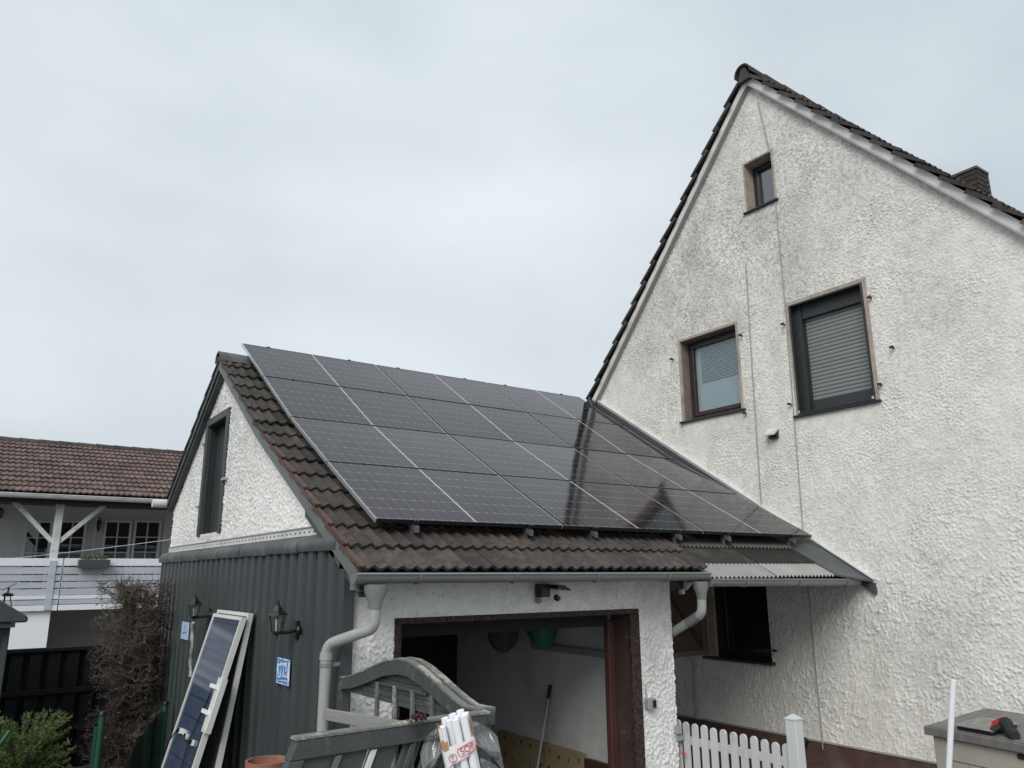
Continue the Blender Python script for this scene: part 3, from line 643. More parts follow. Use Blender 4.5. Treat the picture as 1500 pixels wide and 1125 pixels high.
sub(G, 'pipe_sleeve', MB().tube([Vector((5.433, 4.88, 2.045)), Vector((5.446, 5.03, 1.972))], 0.0435, 14), 'zinc', smooth=True)
# ------------------------------------------------------------------ big house, gable facing the garage
XH = 7.95; HR_Y, HR_Z = 5.645, 8.86; HA = R_(48.9); HTAN = math.tan(HA)
HY0, HY1 = 1.25, 10.05
H = thing('house', (XH, HR_Y, 0), 'tall gabled house with rough dirty white render and dark tiled roof', 'house')
def hz(y): return HR_Z-abs(y-HR_Y)*HTAN
WIN = {'win1': (6.175, 7.215, 4.44, 5.605), 'win2': (4.385, 5.420, 4.215, 5.60), 'attic': (5.415, 5.880, 7.035, 7.735), 'low': (6.05, 6.98, 1.395, 2.62)}
# masonry shell in pieces so that the openings are real
def hwall(y0, y1, z0, z1=None):
    ys = [y0]+([HR_Y] if y0 < HR_Y < y1 else [])+[y1]
    top = [(XH+0.008, y, hz(y)-0.02 if z1 is None else z1) for y in (ys if z1 is None else (y0, y1))]
    return [(XH+0.008, y0, z0)]+top+[(XH+0.008, y1, z0)]
mb = MB(); T = (0.30, 0, 0)
cuts = sorted({HY0, HY1}|{v for w_ in WIN.values() for v in w_[:2]})
for ya, yb in zip(cuts[:-1], cuts[1:]):
    ws = sorted([w_ for w_ in WIN.values() if w_[0] <= ya+1e-6 and w_[1] >= yb-1e-6], key=lambda w_: w_[2]); z = 0.0
    for w_ in ws:
        mb.prism(hwall(ya, yb, z, w_[2]), T); z = w_[3]
    mb.prism(hwall(ya, yb, z), T)
sub(H, 'gable_wall', mb, 'smooth_render')
sub(H, 'side_wall', MB().box(XH+0.31, 17, HY0+0.01, HY0+0.3, 0, hz(HY0)-0.03).box(XH+0.31, 17, HY1-0.3, HY1-0.01, 0, hz(HY1)-0.03).box(16.7, 17, HY0+0.31, HY1-0.31, 0, 4.4), 'smooth_render')
sub(H, 'plinth', MB().box(XH-0.012, XH+0.007, HY0, HY1, 0, 0.615), 'plinth')
sub(H, 'base_bead', MB().box(XH-0.022, XH+0.004, HY0, HY1, 0.618, 0.636), 'fascia_edge')
def h_house(U, V, du):
    y = HY1-U; z = V+0.63
    iso = bandnoise(*U.shape, du, 0.038, 0.038, 0, 0.85); iso2 = bandnoise(*U.shape, du, 0.027, 0.027, 0, 0.5)
    wrm = bandnoise(*U.shape, du, 0.075, 0.20, -0.28, 0.75); wr2 = bandnoise(*U.shape, du, 0.075, 0.15, 0.55, 0.75)
    big = bandnoise(*U.shape, du, 0.9, 0.9, 0, 0.6)
    reg = bandnoise(*U.shape, du, 1.3, 1.1, 0.4, 0.7); low = 1-sst(z+0.35*reg, 2.3, 4.2); right = sst(-y, -5.2, -3.2)
    up = (0.0078*sst(iso, -0.3, 1.2)+0.0062*sst(iso2, -0.2, 1.2))*(0.72+0.5*sst(reg, -1.0, 1.0))
    lo = (0.85+0.35*sst(reg, -1, 1))*0.0122*(1-sst(np.abs(wrm*(1-0.7*right)+wr2*0.8*right+0.18*iso), 0.05, 0.60))*sst(iso+wr2, -1.4, 0.1)+0.005*sst(iso2, 0, 1.2)
    h = up*(1-low)+lo*low
    # the render was smoothed under the sills
    for k_ in ('win1', 'win2', 'attic'):
        a_, b_, z0, _ = WIN[k_]
        msk = sst(y, a_-0.05, a_+0.05)*(1-sst(y, b_-0.05, b_+0.05))*sst(z, z0-0.34, z0-0.15)*(1-sst(z, z0-0.01, z0))
        h = h*(1-0.75*msk)+0.008*msk
    return h*(0.85+0.18*np.clip(big, -1, 1))+0.004
def keep_house(U, V):
    y = HY1-U; z = V+0.63; k_ = z < HR_Z-np.abs(y-HR_Y)*HTAN-0.04
    for a_, b_, c_, d_ in WIN.values(): k_ &= ~((y > a_+0.02) & (y < b_-0.02) & (z > c_) & (z < d_-0.02))
    return k_
relief_sub(H, 'render_coat', 'house_render', None, (XH, HY1, 0.63), (0, -1, 0), (-1, 0, 0), HY1-HY0, 8.25, 0.0098, keep_house, h_house)
# roof: deck, white verge board, verge tiles
mb = MB()
for sg in (1, -1):
    e_ = HR_Y+sg*4.95
    mb.prism([(XH+0.0, HR_Y, HR_Z+0.06), (XH+0.0, e_, hz(e_)+0.06), (XH+0.0, e_, hz(e_)-0.02), (XH+0.0, HR_Y, HR_Z-0.02)], (9.3, 0, 0))
hroof = sub(H, 'roof', mb, 'dark_room')
for sg in (1, -1):
    A = [(XH-0.075, HR_Y, HR_Z+0.095), (XH-0.075, HR_Y+sg*4.9, hz(HR_Y+4.9)+0.095)]; B = [(p[0], p[1], p[2]-0.135) for p in A]
    sub(H, 'verge_board', MB().strip(A, B, (0.085, 0, 0)), 'fascia')
    A = [(XH-0.088, HR_Y, HR_Z-0.036), (XH-0.088, HR_Y+sg*4.9, hz(HR_Y+4.9)-0.036)]; B = [(p[0], p[1], p[2]-0.030) for p in A]
    sub(H, 'verge_bead', MB().strip(A, B, (0.09, 0, 0)), 'fascia_edge')
HB = H.location
def loch(m): m = m.copy(); m[0][3] -= HB.x; m[1][3] -= HB.y; m[2][3] -= HB.z; return m
ht = tile_mesh('tile', 'house_tile', 0.228, 0.42, lift=0.052, th=0.030, hump=0.022); htr = tile_mesh('tile', 'tile_red', 0.228, 0.42, lift=0.052, th=0.030, hump=0.022)
for sg in (1, -1):
    for i in range(20):
        d = 0.16+i*0.335
        yy = HR_Y+sg*d*math.cos(HA); zz = HR_Z+0.11-d*math.sin(HA)
        # tail sits down-slope of this point
        yt = HR_Y+sg*(d+0.335)*math.cos(HA); zt = HR_Z+0.105-(d+0.335)*math.sin(HA)
        for c in range(4):
            jz = random.uniform(-.006, .008)
            x0 = XH-0.135+c*0.23
            me = htr if (random.random() < 0.12) else ht
            if sg == 1: m = slope_mat(x0+0.228, yt, zt+jz, HA+random.uniform(-.015, .015), True)
            else: m = slope_mat(x0, yt, zt+jz, HA+random.uniform(-.015, .015))
            obj('tile', me, hroof, mw=loch(m))
# ridge
vs2 = []
for xx, scl in ((0, 1.22), (0.42, 1.10)):
    vs2 += [(xx, y_*scl, z_*scl*1.05) for y_, z_ in pr_]+[(xx, y_*scl, z_*scl*1.05) for y_, z_ in pi_]
rm2 = MB().add(vs2, fs).mesh('ridge_tile', 'house_tile', smooth=True)
for i in range(22): obj('ridge_tile', rm2, hroof, mw=loch(Matrix.Translation((XH-0.17+i*0.41, HR_Y, HR_Z+0.075))))
sub(H, 'ridge_closer', MB().prism([(XH-0.145, HR_Y-0.10, HR_Z-0.02), (XH-0.145, HR_Y+0.10, HR_Z-0.02), (XH-0.145, HR_Y+0.03, HR_Z+0.19), (XH-0.145, HR_Y-0.03, HR_Z+0.19)], (0.06, 0, 0)), 'house_tile')
# chimney of single bricks
cx0, cx1, cy0, cy1 = 10.35, 10.66, 4.02, 4.34
zt = 7.60
CH = sub(H, 'chimney', MB().box(cx0+0.012, cx1-0.012, cy0+0.012, cy1-0.012, 6.3, zt-0.02), 'mortar')
hb_ = HB
def csub(nm, mb, m, par=CH, bevel=0.0):
    mb.v = [(a_-HB.x, b_-HB.y, c_-HB.z) for a_, b_, c_ in mb.v]; return mb.build(nm, m, par, bevel)
bmx = MB().box(0, 0.172, 0, 0.02, 0, 0.062).mesh('brick', 'brick')
rows_ = 12
for r_ in range(rows_):
    z = zt-0.075*(r_+1)
    for side in range(2):        # -x and -y faces seen from the yard, plus the two behind as solid core
        ln = (cy1-cy0) if side == 0 else (cx1-cx0); p = -0.09 if r_ % 2 else 0.0
        while p < ln-0.01:
            a_, b_ = max(p, 0), min(p+0.172, ln)
            if b_-a_ > 0.03:
                if side == 0: csub('brick', MB().box(cx0, cx0+0.02, cy0+a_+(0.02 if a_ == 0 else 0), cy0+b_, z, z+0.062), 'brick')
                else: csub('brick', MB().box(cx0+a_, cx0+b_, cy0-0.001, cy0+0.02, z, z+0.062), 'brick')
            p += 0.184
csub('chimney_cap', MB().box(cx0-0.015, cx1+0.015, cy0-0.015, cy1+0.015, zt-0.012, zt+0.02), 'lead')
csub('chimney_cladding', MB().box(cx0+0.30, cx1+0.006, cy0-0.010, cy0-0.003, 6.3, zt-0.014), 'lead')

# ------------------------------------------------------------------ house windows
def ring(o, nm, x0, x1, r, wd, m, bevel=0.004, par=None, sill=True):
    y0, y1, z0, z1 = r; mb = MB()
    mb.box(x0, x1, y0, y0+wd, z0, z1).box(x0, x1, y1-wd, y1, z0, z1).box(x0, x1, y0+wd, y1-wd, z1-wd, z1)
    if sill: mb.box(x0, x1, y0+wd, y1-wd, z0, z0+wd)
    return sub(par or o, nm, mb, m, bevel)
def win(key, surround, reveal_m, frame_m, pane_m, depth=0.15, sw=0.035, fw=0.055, front=0.018):
    r = WIN[key]; y0, y1, z0, z1 = r
    W = sub(H, 'window', MB().box(XH-front, XH+0.02, y0-0.005, y0+sw, z0, z1+0.01).box(XH-front, XH+0.02, y1-sw, y1+0.005, z0, z1+0.01).box(XH-front, XH+0.02, y0+sw, y1-sw, z1-sw*0.9, z1+0.01), surround, 0.004)
    i = (y0+sw-0.012, y1-sw+0.012, z0+0.0, z1-sw+0.012)
    mb = MB().box(XH+0.021, XH+0.30, y0, i[0]+0.0125, z0, z1).box(XH+0.021, XH+0.30, i[1]-0.0125, y1, z0, z1).box(XH+0.021, XH+0.30, i[0]+0.0125, i[1]-0.0125, i[3]-0.0125, z1)
    sub(W, 'reveal', mb, reveal_m)
    j = (i[0]+0.013, i[1]-0.013, i[2]+0.03, i[3]-0.013)
    ring(H, 'frame', XH+depth, XH+depth+0.06, j, fw*0.7, frame_m, par=W)
    q = (j[0]+fw*0.72, j[1]-fw*0.72, j[2]+fw*0.72, j[3]-fw*0.72)
    ring(H, 'sash', XH+depth-0.012, XH+depth+0.045, q, fw, frame_m, par=W)
    p = (q[0]+fw-0.005, q[1]-fw+0.005, q[2]+fw-0.005, q[3]-fw+0.005)
    sub(W, 'pane', MB().box(XH+depth+0.012, XH+depth+0.018, p[0], p[1], p[2], p[3]), pane_m)
    sub(W, 'sill', MB().prism([(XH-0.05, y0-0.03, z0-0.028), (XH-0.05, y0-0.03, z0-0.004), (XH+depth, y0-0.03, z0+0.028), (XH+depth, y0-0.03, z0-0.028)], (0, y1-y0+0.06, 0)), frame_m, 0.003)
    return W, p, depth
W1, p1, d1 = win('win1', 'sandstone', 'brown_reveal', 'brown_frame', 'pane')
sub(W1, 'curtain', MB().box(XH+d1+0.040, XH+d1+0.046, p1[0]-0.03, p1[1]+0.03, p1[2]-0.03, p1[3]+0.03), 'curtain')
mat('slat_grey', (0.43, 0.445, 0.45), 0.6, 0.04, 4)
bl = p1[2]+0.42
while bl < p1[3]+0.02:
    sub(W1, 'blind_slat', MB().bar((XH+d1+0.029, p1[0]-0.02, bl), (XH+d1+0.029, p1[1]-0.10, bl), (0.006, 0, 0.004), (0.0007, 0, -0.0006)), 'slat_grey'); bl += 0.030
Wa, pa, da = win('attic', 'sandstone', 'sandstone', 'dark_frame', 'attic_pane', depth=0.16, sw=0.022, fw=0.042, front=0.016)
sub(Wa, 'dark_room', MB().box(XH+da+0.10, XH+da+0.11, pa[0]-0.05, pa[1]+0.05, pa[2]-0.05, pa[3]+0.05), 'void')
# large window: lowered roller shutter behind an insect screen
y0, y1, z0, z1 = WIN['win2']
W2 = sub(H, 'window', MB().box(XH-0.018, XH+0.02, y0-0.005, y0+0.045, z0, z1+0.03).box(XH-0.018, XH+0.02, y1-0.03, y1+0.005, z0, z1+0.03).box(XH-0.018, XH+0.02, y0+0.045, y1-0.03, z1-0.02, z1+0.03), 'sandstone', 0.004)
sub(W2, 'reveal', MB().box(XH+0.021, XH+0.30, y0, y0+0.044, z0, z1).box(XH+0.021, XH+0.30, y1-0.03, y1, z0, z1).box(XH+0.021, XH+0.30, y0+0.045, y1-0.031, z1-0.03, z1), 'anthracite')
ring(H, 'screen_frame', XH-0.03, XH+0.014, (y0+0.046, y1-0.031, z0+0.005, z1-0.021), 0.022, 'dark_frame', par=W2)
sub(W2, 'guide_rail', MB().box(XH+0.10, XH+0.16, y0+0.045, y0+0.07, z0+0.01, z1-0.03), 'anthracite')
sub(W2, 'guide_rail', MB().box(XH+0.06, XH+0.20, y1-0.14, y1-0.031, z0+0.01, z1-0.03), 'anthracite')
sub(W2, 'shutter_box', MB().box(XH+0.08, XH+0.19, y0+0.071, y1-0.141, z1-0.20, z1-0.03), 'anthracite')
sub(W2, 'shutter_bottom_rail', MB().box(XH+0.11, XH+0.16, y0+0.071, y1-0.141, z0+0.03, z0+0.17), 'anthracite')
zs = z0+0.172
while zs < z1-0.205:
    sub(W2, 'shutter_slat', MB().prism([(XH+0.150, y0+0.071, zs), (XH+0.143, y0+0.071, zs+0.008), (XH+0.140, y0+0.071, zs+0.022), (XH+0.142, y0+0.071, zs+0.038), (XH+0.150, y0+0.071, zs+0.0455)], (0, y1-y0-0.212, 0)), 'shutter_grey'); zs += 0.0465
sub(W2, 'sill', MB().prism([(XH-0.055, y0-0.02, z0-0.025), (XH-0.055, y0-0.02, z0-0.002), (XH+0.14, y0-0.02, z0+0.02), (XH+0.14, y0-0.02, z0-0.025)], (0, y1-y0+0.05, 0)), 'dark_frame', 0.003)
sub(W2, 'corner_clip', MB().box(XH-0.036, XH-0.03, y0+0.05, y0+0.075, z0+0.02, z0+0.05).box(XH-0.036, XH-0.03, y1-0.06, y1-0.036, z0+0.02, z0+0.05), 'alu')
# ground floor window under the lean-to, black inside, with its timber shutter swung open
y0, y1, z0, z1 = WIN['low']
W3 = sub(H, 'window', MB().box(XH-0.02, XH+0.02, y1-0.10, y1+0.02, z0, z1), 'sandstone', 0.004)
sub(W3, 'reveal', MB().box(XH+0.021, XH+0.30, y1-0.12, y1, z0, z1).box(XH+0.0, XH+0.30, y0-0.0, y0+0.02, z0, z1), 'dark_frame')
ring(H, 'frame', XH+0.13, XH+0.18, (y0+0.021, y1-0.121, z0+0.03, z1), 0.05, 'black_plastic', par=W3)
sub(W3, 'pane', MB().box(XH+0.145, XH+0.150, y0+0.06, y1-0.16, z0+0.07, z1-0.04), 'dark_pane')
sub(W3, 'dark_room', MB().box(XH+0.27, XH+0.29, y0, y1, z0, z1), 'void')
sub(W3, 'sill', MB().prism([(XH-0.075, y0-0.03, z0-0.035), (XH-0.075, y0-0.03, z0-0.008), (XH+0.13, y0-0.03, z0+0.025), (XH+0.13, y0-0.03, z0-0.035)], (0, y1-y0+0.12, 0)), 'anthracite', 0.003)
YS = 6.99
SH = sub(H, 'window_shutter', MB().box(7.02, XH-0.04, YS, YS+0.022, z0+0.03, 2.78), 'ply', label='brown timber window shutter swung open under the lean-to')
sub(SH, 'batten', MB().box(7.02, XH-0.04, YS-0.022, YS-0.001, z0+0.02, z0+0.085), 'ply_batten', 0.004)
sub(SH, 'batten', MB().box(XH-0.16, XH-0.09, YS-0.024, YS-0.001, z0+0.087, 2.7), 'ply_batten', 0.004)
sub(SH, 'brace', MB().bar((XH-0.17, YS-0.012, z0+0.13), (7.06, YS-0.012, 2.4), (0, 0.010, 0), (0.022, 0, 0.016)), 'brown_wood')
# cables, catches, vent hood
for pts in ([(XH-0.020, 5.955, 6.36), (XH-0.022, 5.99, 5.0), (XH-0.020, 6.03, 3.15)], [(XH-0.020, 5.545, 8.50), (XH-0.022, 5.44, 7.70)], [(XH-0.020, 5.425, 7.0), (XH-0.022, 5.43, 5.65), (XH-0.022, 5.455, 4.2), (XH-0.022, 5.48, 2.9), (XH-0.022, 5.49, 0.55)]):
    sub(H, 'wall_cable', MB().tube(pts, 0.0065, 6), 'cable_grey')
sub(H, 'conduit', MB().tube([(XH-0.03, 7.27, 1.34), (XH-0.03, 7.27, 0.62)], 0.014, 8), 'cable_grey', smooth=True)
for px, py in ((987, 527), (1088, 492), (1002, 620), (1094, 606), (1150, 476), (1160, 593), (1277, 437), (1292, 564), (1310, 510), (1138, 953)):
    q = onx(px, py, XH)
    sub(H, 'shutter_catch', MB().box(XH-0.055, XH+0.004, q.y-0.008, q.y+0.008, q.z-0.008, q.z+0.008).box(XH-0.062, XH-0.050, q.y-0.022, q.y+0.022, q.z-0.010, q.z+0.016), 'black_plastic')
q = onx(1135, 637, XH)
VH = sub(H, 'vent_hood', MB().prism([(XH-0.005, q.y-0.075, q.z+0.075), (XH-0.02, q.y-0.075, q.z+0.08), (XH-0.125, q.y-0.075, q.z+0.0), (XH-0.125, q.y-0.075, q.z-0.02), (XH-0.11, q.y-0.075, q.z-0.02), (XH-0.02, q.y-0.075, q.z+0.05)], (0, 0.15, 0)), 'picket_paint', 0.003, label='small white vent hood between the windows')
sub(VH, 'vent_grille', MB().box(XH-0.045, XH-0.005, q.y-0.06, q.y+0.06, q.z-0.05, q.z+0.045), 'brown_frame')

# ------------------------------------------------------------------ lean-to between garage and house: corrugated sheets, flashing, gutter
LT = thing('lean_to_roof', (6.5, 4.9, 2.3), 'corrugated lean-to roof between garage and house wall', 'roof')
def corr_z(y): return roof_z(y)-0.035
def corr_sheet(x0, x1, ya, yb, m, dz):
    n_ = int((x1-x0)/0.060)*8; vs = []; xs = np.linspace(x0, x1, n_+1)
    for (yy) in (ya, yb):
        for th in (0, -0.004):
            vs += [(x, yy, corr_z(yy)+dz*(1 if yy == ya else 0.0)+0.012*math.cos(2*math.pi*(x-x0)/0.060)+th) for x in xs]
    k_ = n_+1; fs_ = []
    for i in range(n_): fs_ += [(i, i+1, 2*k_+i+1, 2*k_+i), (k_+i+1, k_+i, 3*k_+i, 3*k_+i+1), (k_+i, k_+i+1, i+1, i)]
    fs_ += [(0, 2*k_, 3*k_, k_), (n_, k_+n_, 3*k_+n_, 2*k_+n_)]
    return sub(LT, 'corrugated_sheet', MB().add(vs, fs_), m, smooth=True)
bands = [(4.815, 5.06, 'corr_light', 0.0), (5.03, 5.33, 'corr_dark', 0.012), (5.30, 5.62, 'corr_brown', 0.024), (5.59, 7.36, 'corr_dark', 0.02)]
for ya, yb, m_, dz in bands:
    corr_sheet(5.50, 6.50, ya, yb, m_, dz); corr_sheet(6.47, 7.45, ya, yb, m_, dz+0.006)
corr_sheet(5.50, 7.45, 7.33, 8.95, 'corr_dark', 0.02)
sub(LT, 'purlin', MB().box(5.5, XH-0.02, 5.0, 5.08, 2.33, 2.42), 'brown_wood')
sub(LT, 'purlin', MB().box(5.5, 6.95, 6.2, 6.28, 2.95, 3.05), 'brown_wood')
# straight flashing on the house wall
FA, FB = (8.98, 5.105), (4.67, 2.345)
def fl(y): return FA[1]+(y-FA[0])*(FA[1]-FB[1])/(FA[0]-FB[0])
FE = 4.78
A = [(7.43, y, roof_z(y)-0.005) for y in np.linspace(8.95, 4.80, 9)]; B = [(XH-0.03, y, min(fl(y)-0.03, roof_z(y)+0.05)) for y in np.linspace(8.95, 4.68, 9)]
sub(LT, 'flashing', MB().strip(A, B, (0, 0, -0.02)), 'flash_grey')
for off, m_, w_ in ((0.0, 'trim_white', 0.018), (0.034, 'trim_white', 0.014)):
    A = [(XH-0.045-0.015*(off == 0), FA[0], FA[1]-off-0.0), (XH-0.045-0.015*(off == 0), FB[0], FB[1]-off)]
    sub(LT, 'wall_trim', MB().strip(A, [(p[0], p[1], p[2]-w_) for p in A], (0.05, 0, 0)), m_)
A = [(XH-0.052, FA[0], FA[1]-0.048), (XH-0.052, FB[0], FB[1]-0.052)]
sub(LT, 'wall_upstand', MB().strip(A, [(p[0], p[1], p[2]-0.11) for p in A], (0.05, 0, 0)), 'flash_grey')
sub(LT, 'ridge_end', MB().prism([(7.76, 8.86, 4.90), (7.76, 8.97, 5.07), (7.76, 9.10, 4.98), (7.76, 9.10, 4.86)], (0.16, 0, 0)), 'anthracite', 0.01)
gutter(LT, 5.53, 7.83, GY-0.01, 2.345, 2.325)

# ------------------------------------------------------------------ solar array
HWc = (PW-0.004*2)/2
pv_mat('pv_cells', 0.838, 1.092, 9, 6, (0.0135, 0.0108, 0.0138), (0.21, 0.205, 0.215), 0.0040, 0.085)
mat('pv_white', (0.62, 0.63, 0.64), 0.3, 0.04, 5)
fr_short = MB().box(0, 0.008, 0, PH, -0.030, 0.0025).mesh('frame_bar', 'alu')
fr_short2 = MB().box(PW-0.008, PW, 0, PH, -0.030, 0.0025).mesh('frame_bar', 'alu')
fr_shortb = MB().box(0, 0.008, 0, PH, -0.030, 0.0025).mesh('frame_bar', 'panel_black')
fr_long = MB().box(0.008, PW-0.008, 0, 0.009, -0.030, 0.0022).mesh('frame_bar', 'panel_black')
fr_long2 = MB().box(0.008, PW-0.008, PH-0.009, PH, -0.030, 0.0022).mesh('frame_bar', 'panel_black')
cellm = MB().add([(-0.012, -0.010, 0), (0.852, -0.010, 0), (0.852, 1.102, 0), (-0.012, 1.102, 0)], [(0, 1, 2, 3)]).mesh('cell_field', 'pv_cells')
backm = MB().box(0.008, PW-0.008, 0.009, PH-0.009, -0.012, -0.0015).mesh('back_sheet', 'panel_black')
midm = MB().box(PW/2-0.0045, PW/2+0.0045, 0.012, PH-0.012, -0.0014, 0.0006).mesh('centre_strip', 'pv_white')
RN = ['in the ridge row', 'in the second row below the ridge', 'in the third row below the ridge', 'in the bottom row above the gutter']
CN = ['at the gable end', 'in the middle column', 'beside the house wall']
for r_ in range(4):
    t = ANG[r_]; yl, zl = ROW[r_+1]
    off = PG/2 if r_ < 3 else 0.0
    yl += off*math.cos(t); zl += off*math.sin(t)
    for c in range(3):
        S = thing('solar_module', (0, 0, 0), 'dark roof solar panel '+RN[r_]+' '+CN[c], 'solar panel', 'solar panels on the garage roof')
        S.matrix_world = slope_mat(PX0+c*(PW+PG), yl, zl, t+random.uniform(-.0018, .0018))
        for me in (fr_short if c == 0 else fr_shortb, fr_short2, fr_long, fr_long2): obj('frame_bar', me, S)
        obj('back_sheet', backm, S); obj('centre_strip', midm, S)
        obj('cell_field', cellm, S, mw=Matrix.Translation((0.022, 0.021, 0))); obj('cell_field', cellm, S, mw=Matrix.Translation((PW/2+0.021, 0.021, 0)))
# six rails up the slope with clamps at the row joints
xr = [PX0+0.30, PX0+1.42]; rails = [PX0+c*(PW+PG)+d_ for c in range(3) for d_ in (0.33, 1.40)]
NTH = ['first', 'second', 'third', 'fourth', 'fifth', 'sixth']
for i, x in enumerate(rails):
    RL = thing('mounting_rail', (x, ROW[4][0], ROW[4][1]-0.06), 'aluminium mounting rail under the solar array, '+NTH[i]+' from the gable end', 'rail', 'mounting rails of the solar array')
    mb = MB()
    pts = [(ROW[4][0]-0.028, ROW[4][1]-0.028*math.tan(ANG[3])), ROW[2], (ROW[0][0]+0.03, ROW[0][1]+0.03*math.tan(ANG[0]))]
    for (ya, za), (yb, zb) in zip(pts[:-1], pts[1:]):
        mb.prism([(x-0.02, ya, za-0.034), (x-0.02, yb, zb-0.034), (x-0.02, yb, zb-0.078), (x-0.02, ya, za-0.078)], (0.04, 0, 0))
    sub(RL, 'rail_bar', mb, 'lead')
    for k_ in range(5):
        yy, zz = ROW[k_]; t = ANG[min(k_, 3)]; mb = MB()
        d_ = Vector((0, math.cos(t), math.sin(t))); n_ = Vector((0, -math.sin(t), math.cos(t))); c_ = Vector((x, yy, zz))
        if k_ == 4: c_ -= d_*0.014
        if k_ == 0: c_ += d_*0.014
        mb.bar(c_-Vector((0.02, 0, 0))-n_*0.012, c_+Vector((0.02, 0, 0))-n_*0.012, d_*(0.008 if 0 < k_ < 4 else 0.012), n_*0.018)
        mb.lathe([(0.006, 0), (0.006, 0.008), (0.0, 0.008)], c_+n_*0.004, 6, n_)
        sub(RL, 'clamp', mb, 'panel_black')
    # hook down to the tiles
    mb = MB().box(x-0.014, x+0.014, 5.33, 5.36, roof_z(5.34)-0.02, ROW[4][1]-0.04)
    sub(RL, 'roof_hook', mb, 'lead')
# ------------------------------------------------------------------ wall lanterns
def lantern(px, py_top, py_bot, label):
    x = 2.04
    t_ = onx(px, py_top, x); b_ = onx(px, py_bot, x); h = t_.z-b_.z; y = t_.y; zc = b_.z
    LN = thing('wall_lantern', (x, y, zc), label, 'lantern', 'wall lanterns on the cladding')
    k = h/0.36; c = (x, y, zc); ph = math.pi/6
    def pt(nm, mb, m, **kw): return sub(LN, nm, mb, m, **kw)
    pt('lantern_roof', MB().lathe([(0.0, 0.325*k), (0.018*k, 0.318*k), (0.030*k, 0.305*k), (0.055*k, 0.265*k), (0.105*k, 0.232*k), (0.108*k, 0.224*k), (0.0, 0.224*k)], c, 6, ph=ph), 'black_plastic')
    pt('finial', MB().lathe([(0.0, 0.36*k), (0.012*k, 0.352*k), (0.006*k, 0.34*k), (0.016*k, 0.332*k), (0.010*k, 0.318*k), (0, 0.318*k)], c, 8), 'black_plastic')
    mb = MB()
    for i in range(6):
        a_ = i*math.pi/3+ph; ca, sa = math.cos(a_), math.sin(a_)
        # lathe uses its own orthogonal frame; bars follow the same hexagon
        u = Vector((0, 0, 1)).orthogonal().normalized(); v = Vector((0, 0, 1)).cross(u); d = u*ca+v*sa
        mb.tube([Vector(c)+d*0.084*k+Vector((0, 0, 0.225*k)), Vector(c)+d*0.052*k+Vector((0, 0, 0.07*k))], 0.0045*k, 5)
    mb.lathe([(0.057*k, 0.075*k), (0.057*k, 0.062*k), (0.030*k, 0.05*k), (0.012*k, 0.03*k), (0.018*k, 0.015*k), (0.0, 0.0)], c, 6, ph=ph)
    pt('cage', mb, 'black_plastic')
    pt('lamp_glass', MB().lathe([(0.078*k, 0.222*k), (0.048*k, 0.076*k)], c, 6, ph=ph), 'lamp_glass')
    pt('bulb', MB().lathe([(0.012*k, 0.072*k), (0.013*k, 0.12*k), (0.020*k, 0.15*k), (0.016*k, 0.185*k), (0.0, 0.195*k)], c, 10), 'lamp_white', smooth=True)
    pt('arm', MB().tube([(x, y, zc+0.052*k), (x+0.05, y, zc+0.055*k), (x+0.10, y, zc+0.062*k), (x+0.165, y, zc+0.09*k)], [0.010, 0.012, 0.016, 0.020], 8), 'black_plastic', smooth=True)
    pt('wall_plate', MB().lathe([(0.0, -0.012), (0.034, -0.012), (0.044, 0.0), (0.044, 0.02), (0.0, 0.02)], (2.198, y, zc+0.075*k), 14, (1, 0, 0)).box(2.185, 2.212, y-0.022, y+0.022, zc-0.01, zc+0.16*k), 'black_plastic')
    return LN
lantern(408, 879, 937, 'black wall lantern on the cladding beside the downpipe')
lantern(287, 870, 911, 'black wall lantern on the cladding above a foil wrapped cord')
q = onx(283, 912, 2.06); q2 = onx(279, 990, 2.12)
pts = [Vector(q).lerp(q2, t)+Vector((0, 0.02*math.sin(t*11), 0)) for t in np.linspace(0, 1, 14)]
o = MB().tube(pts, [0.018+0.006*math.sin(i*2.1) for i in range(14)], 7).build('foil_cord', 'foil', smooth=True); tag(o, 'silver foil wrapped cord hanging below a lantern', 'cord')
